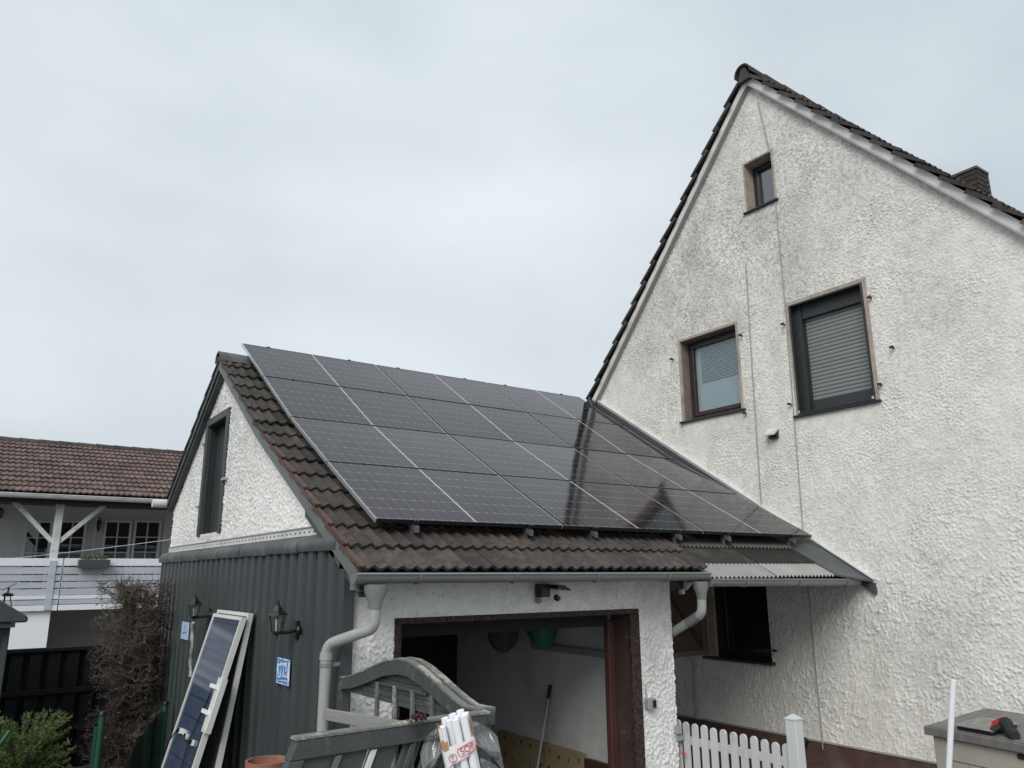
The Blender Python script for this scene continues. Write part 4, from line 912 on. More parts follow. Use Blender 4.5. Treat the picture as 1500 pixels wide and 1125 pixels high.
# two small blue and white plaques
mat('plaque_mix', (0.66, 0.72, 0.82), 0.4, 0.08, 20, dirt=(0.20, 0.38, 0.70), dscale=16, dlo=0.46, dhi=0.54); mat('plaque_blue', (0.09, 0.25, 0.56), 0.4, 0.35, 60); mat('plaque_dark', (0.10, 0.17, 0.30), 0.4, 0.3, 40); mat('plaque_pale', (0.42, 0.56, 0.76), 0.4, 0.1, 20)
def plaque(pxs, label, seed):
    c_ = [onx(*p, CX-0.008) for p in pxs]; y0_ = max(p.y for p in c_); y1_ = min(p.y for p in c_); z1_ = max(p.z for p in c_); z0_ = min(p.z for p in c_)
    S = thing('wall_plaque', (CX-0.01, (y0_+y1_)/2, z0_), label, 'sign', 'plaques on the cladding')
    sub(S, 'plate', MB().box(CX-0.012, CX-0.004, y1_, y0_, z0_, z1_), 'plaque_mix' if seed == 1 else 'plaque_pale', 0.002)
    rr = random.Random(seed); mb = MB(); x_ = CX-0.0135; wd = y0_-y1_; hh = z1_-z0_
    def P_(u, v): return (x_, y0_-u*wd, z0_+v*hh)
    if seed == 1:
        for u in (0.22, 0.40, 0.62):                       # brush strokes: standing figures, ground and sky
            pts = [P_(u+0.04*math.sin(k_), 0.30+0.11*k_) for k_ in range(5)]; mb.tube(pts, [0.006, 0.008, 0.007, 0.006, 0.004], 5)
            pts = [P_(u+0.12, 0.42), P_(u+0.07, 0.58), P_(u+0.03, 0.72)]; mb.tube(pts, 0.006, 5)
        mb.tube([P_(0.08, 0.16), P_(0.5, 0.24), P_(0.92, 0.27)], 0.009, 5); mb.tube([P_(0.10, 0.08), P_(0.5, 0.10), P_(0.9, 0.12)], 0.006, 5)
        mb.tube([P_(0.10, 0.93), P_(0.5, 0.90), P_(0.9, 0.92)], 0.006, 5); mb.tube([P_(0.80, 0.35), P_(0.86, 0.60), P_(0.88, 0.86)], 0.008, 5); mb.tube([P_(0.12, 0.82), P_(0.30, 0.84)], 0.010, 5)
    else:
        mb.tube([P_(0.45, 0.60), P_(0.5, 0.85)], 0.006, 5); mb.tube([P_(0.2, 0.33), P_(0.8, 0.45)], 0.007, 5); mb.tube([P_(0.5, 0.62), P_(0.62, 0.72)], 0.005, 5)
    mb.v = [(x_+0.0006*((i % 5)-2)*0.3 - 0.0, y, z) for i, (x, y, z) in enumerate(mb.v)]
    sub(S, 'painted_strokes', mb, 'plaque_blue' if seed == 1 else 'plaque_dark')

plaque([(407, 965), (425, 967), (405, 1000), (422, 1004)], 'blue and white painted plaque below the lantern by the downpipe', 1)
plaque([(267, 912), (276, 912), (266, 935), (275, 938)], 'pale blue plaque beside the foil wrapped cord', 2)

# ------------------------------------------------------------------ two old solar modules leaning on the cladding
pv_mat('old_cells', 0.8, 2.1, 5, 13, (0.050, 0.068, 0.108), (0.024, 0.032, 0.056), 0.012, 0.06, ior=1.5)
mat('module_grey', (0.14, 0.15, 0.17), 0.4, 0.1, 4)
def lean_panel(T_l, T_r, bot_dx, name, label, cellmat, length=2.2, fw=0.030):
    """T_l, T_r top corners (far, near); bottom swung out by bot_dx towards -x"""
    T_l, T_r = Vector(T_l), Vector(T_r); U = (T_r-T_l); wd = U.length; U.normalize()
    D = Vector((-bot_dx, 0, -1.0)).normalized(); Nn = U.cross(D).normalized()
    if Nn.x > 0: Nn = -Nn
    S = thing(name, (T_l+D*length), label, 'solar panel', 'old modules leaning on the cladding')
    def P_(u, v): return T_l+U*u+D*v
    def b_(nm, u0, u1, v0, v1, dn, th, m):
        a0_, a1_ = P_((u0+u1)/2, v0)+Nn*dn, P_((u0+u1)/2, v1)+Nn*dn
        return sub(S, nm, MB().bar(a0_, a1_, U*((u1-u0)/2), Nn*th), m)
    b_('frame_bar', 0, fw, 0, length, 0, 0.022, 'alu_pale'); b_('frame_bar', wd-fw, wd, 0, length, 0, 0.022, 'alu_pale')
    b_('frame_bar', fw, wd-fw, 0, fw, 0, 0.0215, 'alu_pale'); b_('frame_bar', fw, wd-fw, length-fw, length, 0, 0.0215, 'alu_pale')
    X_ = U; Y_ = -D; Z_ = X_.cross(Y_)
    m_ = Matrix.Identity(4); p0_ = P_(fw, length-fw)+Nn*0.013-S.location
    for i in range(3): m_[i][0] = X_[i]; m_[i][1] = Y_[i]; m_[i][2] = Z_[i]; m_[i][3] = p0_[i]
    obj('cell_field', MB().add([(0, 0, 0), (wd-2*fw, 0, 0), (wd-2*fw, length-2*fw, 0), (0, length-2*fw, 0)], [(0, 1, 2, 3)]).mesh('cell_field', cellmat), S, mw=m_)
    b_('back_sheet', fw, wd-fw, fw, length-fw, -0.004, 0.006, 'panel_black')
    return S, P_, U, D, Nn, wd, b_
mat('alu_pale', (0.66, 0.68, 0.66), 0.4, 0.05, 4, metal=0.15)
q0, q1 = onx(322, 893, 2.150), onx(368, 896, 2.150)
lean_panel(q0, (2.150, q1.y, q0.z), 0.145, 'old_solar_module', 'grey framed old module half hidden behind the blue one', 'module_grey')
q0, q1 = onx(316, 899, 2.085), onx(358, 904, 2.085)
S, P_, U, D, Nn, wd, b_ = lean_panel(q0, (2.085, q1.y, q0.z), 0.262, 'old_solar_module', 'blue glass module with silver frame leaning on the cladding', 'old_cells')
# loose profile with two clips on the right edge, junction boxes and leads
b_('loose_profile', wd-0.03, wd+0.10, 0.50, 0.92, 0.020, 0.022, 'alu_pale'); b_('loose_profile', wd+0.00, wd+0.08, 0.52, 0.90, 0.045, 0.003, 'alu_pale')
for v in (0.56, 0.76): b_('clip', wd-0.13, wd+0.05, v, v+0.03, 0.052, 0.012, 'pvc_white')
for u in (0.22, 0.46, 0.70): b_('junction_box', u-0.03, u+0.03, 0.98+0.05*u, 1.02+0.05*u, 0.026, 0.011, 'pvc_white'); b_('junction_plug', u-0.02, u+0.02, 0.98+0.05*u, 1.015+0.05*u, 0.040, 0.006, 'black_plastic')
b_('link_bar', 0.26, 0.42, 0.985, 1.025, 0.022, 0.006, 'alu_pale')
sub(S, 'lead', MB().tube([P_(0.22, 1.0)+Nn*0.05, P_(0.10, 1.13)+Nn*0.06, P_(0.05, 1.6)+Nn*0.03, P_(0.06, 2.0)+Nn*0.03], 0.006, 6), 'cable_black', smooth=True)
sub(S, 'lead', MB().tube([P_(0.47, 1.02)+Nn*0.05, P_(0.60, 1.04)+Nn*0.06, P_(0.70, 1.02)+Nn*0.05], 0.007, 6), 'cable_black', smooth=True)
sub(S, 'lead', MB().tube([P_(wd-0.02, 0.60)+Nn*0.07, P_(wd-0.10, 0.70)+Nn*0.05, P_(0.68, 0.84)+Nn*0.03, P_(0.64, 1.03)+Nn*0.04, P_(0.70, 1.6)+Nn*0.03, P_(0.64, 1.75)+Nn*0.03], 0.006, 6), 'cable_black', smooth=True)
# terracotta pot in front of the cladding
q = onx(392, 1113, 1.93)
o = MB().lathe([(0.09, 0), (0.13, q.z-0.08), (0.145, q.z-0.08), (0.148, q.z), (0.132, q.z), (0.122, q.z-0.06), (0.0, q.z-0.06)], (1.93, q.y, 0), 20).build('flower_pot', 'terracotta', smooth=True); tag(o, 'tall terracotta pot standing by the cladding', 'pot')

# ------------------------------------------------------------------ yard gate: leaf with wavy top standing open
GX = 2.20
GT = thing('gate_leaf', (GX, 4.3, 0), 'grey green timber gate leaf with wavy arched top, opened beside the garage', 'gate')
cpx = [(507, 993), (522, 991), (538, 985), (555, 977), (573, 969), (592, 966), (607, 969), (622, 978), (640, 993), (657, 1009), (675, 1025), (690, 1036), (714, 1041)]
top = [onx(a_, b_, GX) for a_, b_ in cpx]; topc = [(p.y, p.z) for p in top]
A = [(GX-0.045, y_, z_) for y_, z_ in topc]; B = [(GX-0.045, y_, z_-0.066-0.012*math.sin(i/12*math.pi)) for i, (y_, z_) in enumerate(topc)]
sub(GT, 'cap_rail', MB().strip(A, B, (0.09, 0, 0)), 'gate_paint')
for dx in (-0.048, 0.010):
    A2 = [(GX+dx, y_, z_+0.012) for y_, z_ in topc]; B2 = [(GX+dx, y_, z_+0.001) for y_, z_ in topc]
    sub(GT, 'cap_strip', MB().strip(A2, B2, (0.038, 0, 0)), 'gate_worn')
pb = 1.675       # lower edge of the arched panel
def arch(y):
    ys = [p[0] for p in topc][::-1]; zs_ = [p[1] for p in topc][::-1]; return float(np.interp(y, ys, zs_))-0.066
zb = pb; i = 0
while zb < 1.87:     # horizontal boards, cut to the arch
    ys = [y_ for y_ in np.linspace(topc[0][0]-0.02, topc[-1][0]+0.06, 60) if arch(y_) > zb+0.004]
    if len(ys) > 3:
        A = [(GX-0.012-0.002*(i % 2), y_, min(arch(y_)+0.01, zb+0.030)) for y_ in ys]; B = [(GX-0.012-0.002*(i % 2), y_, zb) for y_ in ys]
        sub(GT, 'arch_board', MB().strip(A, B, (0.022, 0, 0)), 'gate_paint')
    zb += 0.033; i += 1
sub(GT, 'arch_moulding', MB().box(GX-0.026, GX-0.013, 3.93, 4.70, 1.765, 1.785), 'gate_paint', 0.003)
for y_ in (4.53, 4.30, 4.08, 3.86): sub(GT, 'baluster', MB().box(GX-0.034, GX-0.014, y_-0.015, y_+0.015, 1.1, 1.78), 'gate_worn', 0.003)
sub(GT, 'hinge_stile', MB().box(GX-0.03, GX+0.03, 5.055, 5.135, 0.05, 1.71), 'gate_paint', 0.004)
sub(GT, 'lock_stile', MB().box(GX-0.04, GX+0.04, 3.385, 3.50, 0.05, 1.695), 'gate_paint', 0.004)
sub(GT, 'lower_boards', MB().box(GX-0.012, GX+0.012, 3.50, 5.05, 0.08, 1.10), 'gate_paint')
q0, q1 = onx(476, 1046, 2.07), onx(600, 1068, 2.12)
sub(GT, 'loose_rail', MB().bar(q0, q1, (0.012, 0, 0), (0, 0, 0.034)), 'bare_wood', 0.003, label='bare weathered rail')
# second leaf across the front, sloping boards
Y2 = 3.36
G2 = thing('gate_leaf', (1.7, Y2, 0), 'grey green timber gate leaf with sloping battens below the wavy leaf', 'gate')
TL, TR = ony(432, 1083, Y2), ony(712, 1044, Y2-0.02); SH_ = 0.40
def g2(u, d): # u along the top 0..1, d metres below it, boards slope
    p = TL.lerp(TR, u); return Vector((p.x-SH_*d, p.y, p.z-d))
def quad(nm, u0, u1, d0, d1, y0_, th, m, **kw):
    pl = [g2(u0, d0), g2(u1, d0), g2(u1, d1), g2(u0, d1)]
    return sub(G2, nm, MB().prism([(p.x, p.y+y0_, p.z) for p in pl], (0, th, 0)), m, **kw)
DB = 1.66
quad('top_rail', 0.0, 1.0, 0.0, 0.078, -0.03, 0.06, 'gate_paint', bevel=0.004)
quad('rail_cap', -0.008, 1.0, -0.010, 0.0, -0.034, 0.068, 'gate_worn')
quad('stile', 0.0, 0.075, 0.079, DB, -0.029, 0.058, 'gate_paint', bevel=0.004)
us = [0.085, 0.235, 0.40, 0.575, 0.70, 0.85, 1.0]
for i, (a_, b__) in enumerate(zip(us[:-1], us[1:])):
    quad('board', a_, b__-(0.014 if i not in (2, 3) else 0.035), 0.079, DB, -0.004, 0.018, 'gate_paint', bevel=0.002)
for i, u in enumerate((0.225, 0.395, 0.60, 0.76)):
    quad('batten', u, u+0.030, 0.082, DB, -0.022, 0.017, 'picket_paint' if i == 1 else 'gate_worn' if i == 0 else 'gate_paint', bevel=0.003)
quad('bottom_rail', 0.0, 1.0, DB+0.001, DB+0.07, -0.03, 0.06, 'gate_paint')
# dried flower head stuck on the rail
fl_ = g2(0.565, -0.02); DF = thing('dried_flower', (fl_.x, fl_.y-0.05, fl_.z-0.4), 'dark red dried flower head on the gate rail', 'flower')
mb = MB(); rr = random.Random(3)
for i in range(60):
    a_, r_ = rr.uniform(0, 6.28), rr.uniform(0, 0.05); c_ = Vector((fl_.x+r_*math.cos(a_), fl_.y-0.05+r_*math.sin(a_)*0.6, fl_.z+0.012+rr.uniform(-.014, .012)))
    mb.lathe([(0, -0.006), (0.007, 0), (0, 0.006)], c_, 5, (rr.uniform(-1, 1), rr.uniform(-1, 1), 1))
sub(DF, 'flower_head', mb, 'dried_flower')
mb = MB()
for i in range(9):
    a_ = i*0.7; mb.tube([(fl_.x+0.03*math.cos(a_), fl_.y-0.05+0.02*math.sin(a_), fl_.z+0.005), (fl_.x-0.005, fl_.y-0.055, fl_.z-0.07)], 0.0016, 4)
mb.tube([(fl_.x-0.005, fl_.y-0.055, fl_.z-0.07), (fl_.x-0.03, fl_.y-0.06, fl_.z-0.2), (fl_.x-0.09, fl_.y-0.06, fl_.z-0.42)], 0.003, 5)
sub(DF, 'stem', mb, 'twig')

# ------------------------------------------------------------------ bundle of white conduit in a torn plastic sleeve
YT = 3.18
tl, tr = ony(646, 1057, YT), ony(681, 1047, YT); bl_, br_ = ony(657, 1125, YT), ony(697, 1125, YT)
TB = thing('conduit_bundle', (tl.x+0.1, YT-0.2, 0), 'bundle of white plastic conduits in a torn printed sleeve leaning on the gate', 'pipes')
ax0 = (tl+tr)/2; dirv = ((bl_+br_)/2-ax0); dirv = Vector((dirv.x, -0.01, dirv.z)).normalized(); right = Vector((0.865, -0.50, 0.16)).normalized(); fwd = right.cross(dirv).normalized()
if fwd.y > 0: fwd = -fwd
rad = 0.0182; Lb = 1.72
for i, (u, v, dl) in enumerate(((-1.5, 0, 0.025), (-0.5, 0.15, 0.005), (0.5, 0.1, -0.006), (1.5, 0, -0.012), (-1, 1.6, 0.0), (0, 1.7, -0.01), (1, 1.6, -0.02), (-1.5, -1.6, 0.02), (0.2, -1.6, 0.0), (1.3, -1.5, -0.01))):
    c_ = ax0+right*(u*rad*2.02)-fwd*(v*rad*1.1)+dirv*dl; n_ = 14
    mb = MB().tube([c_, c_+dirv*Lb], rad, n_, cap=False); sub(TB, 'conduit', mb, 'pvc_white', smooth=True)
    sub(TB, 'conduit_end', MB().lathe([(rad*0.97, 0.002), (rad*0.97, 0.0035), (0, 0.0035)], c_+dirv*0.002, 12, dirv), 'pvc_white')
def loopband(d0f, d1f, rx, ry, n_=28, a0_=0.0, a1_=2*math.pi):
    A_, B_ = [], []
    for t in np.linspace(a0_, a1_, n_):
        o_ = right*(rx*math.copysign(abs(math.cos(t))**0.55, math.cos(t)))+fwd*(ry*math.copysign(abs(math.sin(t))**0.55, math.sin(t))); A_.append(ax0+o_+dirv*d0f(t)); B_.append(ax0+o_*1.0+dirv*d1f(t))
    return A_, B_
A, B = loopband(lambda t: 0.095-0.02*math.cos(t), lambda t: 0.165-0.045*math.cos(t)+0.004*math.sin(9*t), 0.078, 0.056)
SL = sub(TB, 'printed_sleeve', MB().strip(A, B, fwd*0.0008), 'film_print', smooth=True)
A, B = loopband(lambda t: 0.020+0.008*math.sin(7*t), lambda t: 0.090, 0.077, 0.0545, 16, 2.2, 4.1)
sub(TB, 'cardboard_patch', MB().strip(A, B, fwd*0.002), 'cardboard')
A, B = loopband(lambda t: 0.0+0.006*math.sin(9*t), lambda t: 0.085, 0.079, 0.055, 10, -0.7, 0.5)
sub(TB, 'cardboard_patch', MB().strip(A, B, fwd*0.002), 'cardboard')
A, B = loopband(lambda t: 0.075+0.006*math.sin(13*t), lambda t: 0.115+0.004*math.sin(9*t), 0.0795, 0.0575, 9, 1.9, 2.7)
sub(TB, 'cardboard_patch', MB().strip(A, B, fwd*0.002), 'cardboard')
# the print: letters in a rounded box and a round mark
tilt = 0.30
uvr = (right*math.cos(tilt)-dirv*math.sin(tilt)).normalized(); uvu = (-dirv*math.cos(tilt)-right*math.sin(tilt)).normalized()
def text_on(par, body, size, pos, m):
    cu = bpy.data.curves.new('lettering', 'FONT'); cu.body = body; cu.size = size; cu.align_x = 'CENTER'; cu.align_y = 'CENTER'; cu.extrude = 0.0006; o_ = bpy.data.objects.new('lettering', cu); COL.objects.link(o_); bpy.context.view_layer.update()
    me = bpy.data.meshes.new_from_object(o_.evaluated_get(bpy.context.evaluated_depsgraph_get())); me.materials.clear(); me.materials.append(MATS[m]); bpy.data.objects.remove(o_)
    o = bpy.data.objects.new('lettering', me); COL.objects.link(o); o.parent = par
    mm = Matrix.Identity(4); z_ = uvr.cross(uvu); base = TB.location
    for i in range(3): mm[i][0] = uvr[i]; mm[i][1] = uvu[i]; mm[i][2] = z_[i]; mm[i][3] = pos[i]-base[i]
    o.matrix_local = mm
pc = ax0+right*0.036+dirv*0.122+fwd*0.0590
text_on(SL, 'SOP', 0.038, pc, 'red_ink')
mb = MB(); hw, hh = 0.044, 0.018
pts = [pc+uvr*(hw*sx_)+uvu*(hh*sy_) for sx_, sy_ in ((-1, -0.6), (-0.85, -1), (0.85, -1), (1, -0.6), (1, 0.6), (0.85, 1), (-0.85, 1), (-1, 0.6), (-1, -0.6))]
mb.tube(pts, 0.0014, 4)
pc2 = ax0-right*0.034+dirv*0.148+fwd*0.0590
mb.tube([pc2+(uvr*math.cos(t)+uvu*math.sin(t))*0.017 for t in np.linspace(0, 2*math.pi, 17)], 0.0012, 4); mb.tube([pc2-uvr*0.006-uvu*0.012, pc2+uvr*0.004+uvu*0.011], 0.0012, 4)
mb.tube([pc2-uvr*0.008+uvu*0.006, pc2+uvu*0.009, pc2+uvr*0.008+uvu*0.002], 0.0012, 4)
A, B = loopband(lambda t: 0.165-0.045*math.cos(t)+0.004*math.sin(9*t)-0.004, lambda t: 0, 0.079, 0.057); mb.tube(A, 0.0013, 4)
sub(SL, 'red_print', mb, 'red_ink')
rr = random.Random(9)
def film(side, n0, n1, droop, name='clear_film_flap'):
    vs, fs_ = [], []
    for i in range(n0):
        for j in range(n1):
            u = i/(n0-1); v = j/(n1-1)
            p = ax0+right*side*(0.080+u*0.095)+dirv*(0.03+v*(0.10+0.07*u)+droop*u*u)-fwd*(0.01)+fwd*(0.022*math.sin(5*u+7*v)+rr.uniform(-.008, .008))
            vs.append(p)
    for i in range(n0-1):
        for j in range(n1-1): fs_.append((i*n1+j, (i+1)*n1+j, (i+1)*n1+j+1, i*n1+j+1))
    return sub(TB, name, MB().add(vs, fs_), 'clear_film')
film(1, 7, 7, 0.09); film(-1, 6, 7, 0.10)
ax0b = ax0; ax0 = ax0+dirv*0.16; film(1, 5, 6, 0.10); ax0 = ax0b
# ------------------------------------------------------------------ inside the garage
q0, q1 = onx(778, 947, XI-0.05), onx(888, 957, XI-0.05); zc = (q0.z+q1.z)/2
TLp = thing('strip_light', (XI, (q0.y+q1.y)/2, zc), 'unlit grey strip light on the garage side wall', 'lamp')
sub(TLp, 'housing', MB().box(XI-0.06, XI-0.004, q1.y, q0.y, zc-0.035, zc+0.035), 'pipe_grey', 0.012)
sub(TLp, 'end_cap', MB().box(XI-0.064, XI-0.004, q1.y-0.03, q1.y, zc-0.037, zc+0.037), 'alu_dull', 0.01)
sub(TLp, 'mount', MB().box(XI-0.05, XI-0.002, q1.y-0.14, q1.y-0.06, zc-0.03, zc+0.05), 'black_plastic', 0.004)
for pxs, m_, lb, nm in ((((778, 918), (812, 918), (795, 949)), 'teal', 'teal bag hanging under the garage ceiling', 'hanging_bag'), (((722, 922), (754, 922), (737, 957)), 'dark_wicker', 'dark brown bag hanging under the garage ceiling', 'hanging_bag')):
    a_, b__, c_ = [onx(*p, 4.9) for p in pxs]; r = abs(a_.y-b__.y)/2*0.8; h = a_.z-c_.z
    o = MB().lathe([(0.0, 0.0), (r*0.35, 0.02), (r*0.75, h*0.32), (r*0.98, h*0.7), (r, h), (r*0.92, h*1.25), (0.02, h*1.4), (0.008, 2.22-c_.z), (0, 2.22-c_.z)], (c_.x, c_.y, c_.z), 14).build(nm, m_, smooth=True); tag(o, lb, 'bag')
q0 = onx(806, 1005, XI-0.03); q1 = onx(787, 1125, XI-0.25); dv = (q1-q0); t_ = q0.z/(-dv.z/ dv.length); bt = q0+dv.normalized()*t_*0.98
BR = thing('broom', bt, 'broom with grey handle leaning on the garage side wall', 'broom')
sub(BR, 'handle', MB().tube([q0, bt], 0.013, 8), 'alu_dull', smooth=True)
sub(BR, 'grip', MB().tube([q0-dv.normalized()*0.01, q0+dv.normalized()*0.12], 0.019, 8), 'black_plastic', smooth=True)
sub(BR, 'brush_head', MB().box(bt.x-0.05, bt.x+0.05, bt.y-0.16, bt.y+0.16, 0.0, 0.09), 'black_plastic', 0.01)
q0, q1 = onx(732, 1070, XI-0.03), onx(857, 1108, XI-0.03)
IB = thing('insulation_board', (XI-0.02, (q0.y+q1.y)/2, 0), 'yellowish printed board leaning on the garage side wall', 'board')
sub(IB, 'board', MB().box(XI-0.05, XI-0.012, q1.y, q0.y, 0.0, 0.735), 'osb', 0.003)
mb = MB(); rr = random.Random(5)
for i in range(9):
    for j in range(4):
        yy = q1.y+0.06+i*(q0.y-q1.y-0.1)/8.6+rr.uniform(-.02, .02); zz = 0.68-j*0.16+rr.uniform(-.03, .02); mb.box(XI-0.0515, XI-0.0502, yy, yy+0.014, zz-0.045, zz)
        if rr.random() < .5: mb.box(XI-0.0515, XI-0.0502, yy-0.03, yy, zz-0.012, zz)
sub(IB, 'printed_marks', mb, 'ink')
o = MB().box(XI-0.06, XI-0.01, q1.y-0.75, q1.y-0.02, 0, 0.70).build('side_panel', 'brown_wood'); tag(o, 'dark red board standing beside the yellowish board', 'board')
SU = thing('shelf_unit', (3.0, 8.3, 0), 'dark shelf unit at the back of the garage', 'shelf')
sub(SU, 'shelf_side', MB().box(2.55, 2.59, 8.1, 8.6, 0, 2.0), 'brown_frame'); sub(SU, 'shelf_side', MB().box(3.65, 3.69, 8.1, 8.6, 0, 2.0), 'brown_frame')
for z_ in (0.5, 0.95, 1.4, 1.85): sub(SU, 'shelf_board', MB().box(2.59, 3.65, 8.1, 8.6, z_, z_+0.03), 'brown_frame')
# key switch box and security floodlights
q = ony(949, 1030, YF)
KS = thing('key_switch', (q.x, YF-0.02, q.z), 'small grey key switch box on the garage pier', 'switch')
sub(KS, 'housing', MB().box(q.x-0.05, q.x+0.045, YF-0.06, YF-0.005, q.z-0.045, q.z+0.045), 'pipe_grey', 0.006)
sub(KS, 'cover', MB().box(q.x+0.0, q.x+0.042, YF-0.066, YF-0.0605, q.z-0.03, q.z+0.03), 'black_plastic', 0.002)
sub(KS, 'cable', MB().tube([(q.x-0.03, YF-0.02, q.z+0.04), (q.x-0.04, YF-0.02, q.z+0.1), (q.x-0.035, YF-0.018, q.z+0.16)], 0.004, 5), 'cable_grey')
q = ony(808, 864, YF-0.1)
FL = thing('floodlight', (q.x, YF, q.z), 'black security floodlight under the garage gutter', 'lamp')
sub(FL, 'body', MB().box(q.x-0.10, q.x-0.01, YF-0.10, YF-0.006, q.z-0.055, q.z+0.045), 'black_plastic', 0.006)
sub(FL, 'hood', MB().prism([(q.x-0.012, YF-0.20, q.z+0.042), (q.x+0.06, YF-0.20, q.z+0.035), (q.x+0.125, YF-0.20, q.z-0.002), (q.x+0.118, YF-0.20, q.z-0.008), (q.x+0.05, YF-0.20, q.z+0.01), (q.x-0.012, YF-0.20, q.z+0.01)], (0, 0.18, 0)), 'black_plastic', 0.003)
sub(FL, 'lens', MB().lathe([(0, -0.02), (0.022, -0.015), (0.032, 0.0), (0.03, 0.03), (0, 0.03)], (q.x+0.055, YF-0.12, q.z-0.012), 14, (0.4, -0.5, -0.4)), 'lamp_white', smooth=True)
sub(FL, 'sensor', MB().lathe([(0, -0.02), (0.018, -0.018), (0.03, 0.0), (0.02, 0.03), (0, 0.03)], (q.x+0.05, YF-0.10, q.z-0.058), 10, (0.3, -0.5, -0.7)), 'black_plastic', smooth=True)
sub(FL, 'cobweb', MB().lathe([(0, -0.02), (0.03, 0), (0.02, 0.03), (0, 0.04)], (q.x-0.08, YF-0.03, q.z-0.09), 8), 'corr_light', smooth=True)
q = ony(1003, 858, 5.60)
F2 = thing('floodlight', (q.x, 5.6, q.z), 'white lensed floodlight behind the right downpipe', 'lamp')
sub(F2, 'lamp_head', MB().lathe([(0, 0.05), (0.045, 0.045), (0.06, 0.0), (0.055, -0.02), (0, -0.025)], (q.x+0.03, 5.58, q.z+0.01), 14, (-0.4, 0.6, 0.6)), 'lamp_white', smooth=True)
sub(F2, 'sensor', MB().box(q.x-0.10, q.x-0.05, 5.55, 5.60, q.z-0.08, q.z-0.03), 'lamp_white', 0.006)
sub(F2, 'bracket', MB().box(5.41, q.x-0.02, 5.60, 5.66, q.z-0.05, q.z+0.06), 'black_plastic', 0.006)

# ------------------------------------------------------------------ white picket gate and post between garage and yard
FX = 5.47; pa_, pb_ = onx(993, 1054, FX), onx(1150, 1089, FX)
PF = thing('picket_gate', (FX, 4.6, 0), 'white picket gate with rounded pickets standing open beside the garage pier', 'gate')
NP = 12; pxs = [993+ (1150-993)*0 for _ in range(NP)]
pk = [(991.5, 1054), (1003.5, 1057), (1016.5, 1060), (1030, 1063), (1043.5, 1066), (1058, 1069), (1073, 1072.5), (1087.5, 1076), (1103, 1079), (1118.5, 1082.5), (1134.5, 1086), (1150, 1089)]
pw_ = 0.034
for a_, b__ in pk:
    p = onx(a_, b__, FX); arc = [(FX, p.y+pw_*math.cos(t), p.z-0.034+pw_*math.sin(t)) for t in np.linspace(0, math.pi, 9)]
    jt = random.uniform(-.006, .006); arc = [(x_, y_, z_+jt) for x_, y_, z_ in arc]
    sub(PF, 'picket', MB().prism([(FX, p.y+pw_+jt*0.6, 0.10+jt)]+arc+[(FX, p.y-pw_+jt*0.6, 0.10+jt)], (0.020, 0, 0)), 'picket_paint', 0.002)
for z_ in (0.94, 0.35): sub(PF, 'rail', MB().box(FX+0.022, FX+0.050, pb_.y-0.02, pa_.y+0.03, z_, z_+0.065), 'picket_paint', 0.003)
sub(PF, 'hinge', MB().box(XR-0.02, FX+0.02, 5.17, 5.195, 0.98, 1.02).box(XR-0.03, XR+0.02, 5.15, 5.19, 1.04, 1.10), 'pipe_grey')
sub(PF, 'red_latch', MB().lathe([(0, -0.02), (0.016, -0.012), (0.018, 0.008), (0, 0.022)], (XR+0.01, 5.14, 0.885), 10, (0.3, -1, 0.2)), 'red_ink', smooth=True)
p = onx(1160.5, 1045, FX); hw = 0.047
FP = thing('fence_post', (FX+0.01, p.y, 0), 'white square post with pointed cap at the end of the picket gate', 'post')
sub(FP, 'shaft', MB().box(FX+0.01-hw, FX+0.01+hw, p.y-hw, p.y+hw, 0, p.z-0.045), 'picket_paint', 0.004)
vs = [(FX+0.01+sx_*(hw+.003), p.y+sy_*(hw+.003), p.z-0.045) for sx_, sy_ in ((-1, -1), (1, -1), (1, 1), (-1, 1))]+[(FX+0.01+sx_*(hw+.003), p.y+sy_*(hw+.003), p.z-0.035) for sx_, sy_ in ((-1, -1), (1, -1), (1, 1), (-1, 1))]+[(FX+0.01, p.y, p.z)]
sub(FP, 'cap', MB().add(vs, [(3, 2, 1, 0), (0, 1, 5, 4), (1, 2, 6, 5), (2, 3, 7, 6), (3, 0, 4, 7), (4, 5, 8), (5, 6, 8), (6, 7, 8), (7, 4, 8)]), 'picket_paint')
# dark downpipe shoe behind the post
q = onx(1176, 1090, XH-0.06)
o = MB().tube([(XH-0.02, q.y, q.z+0.03), (XH-0.10, q.y, q.z), (XH-0.14, q.y, q.z-0.06)], 0.05, 10).build('wall_outlet', 'black_plastic', smooth=True); tag(o, 'short black outlet spout low on the house wall', 'pipe')

# ------------------------------------------------------------------ storage box with tray, gloves, white pole
FLc = onz(1352, 1061, 1.2); FRd = (onz(1500, 1088, 1.2)-FLc); FRd.z = 0; FRd.normalize(); BKd = Vector((-FRd.y, FRd.x, 0)); BKd = BKd if BKd.x > 0 else -BKd
SBX = thing('storage_box', (FLc.x+0.4, FLc.y-0.6, 0), 'beige plastic garden storage box with grey lid against the house wall', 'storage box')
LW, LD = 1.50, 0.80
def bx(u, v, z): p = FLc+FRd*u+BKd*v; return Vector((p.x, p.y, z))
def bbox(nm, u0, u1, v0, v1, z0_, z1_, m, par=None, bevel=0.004, rise=0.0):
    pl = [bx(u0, v0, z0_), bx(u1, v0, z0_), bx(u1, v1, z0_), bx(u0, v1, z0_), bx(u0, v0, z1_), bx(u1, v0, z1_), bx(u1, v1, z1_+rise), bx(u0, v1, z1_+rise)]
    return sub(par or SBX, nm, MB().add(pl, [(3, 2, 1, 0), (4, 5, 6, 7), (0, 1, 5, 4), (1, 2, 6, 5), (2, 3, 7, 6), (3, 0, 4, 7)]), m, bevel)
lid = bbox('lid', 0, LW, 0, LD, 1.125, 1.187, 'box_lid', rise=0.075)
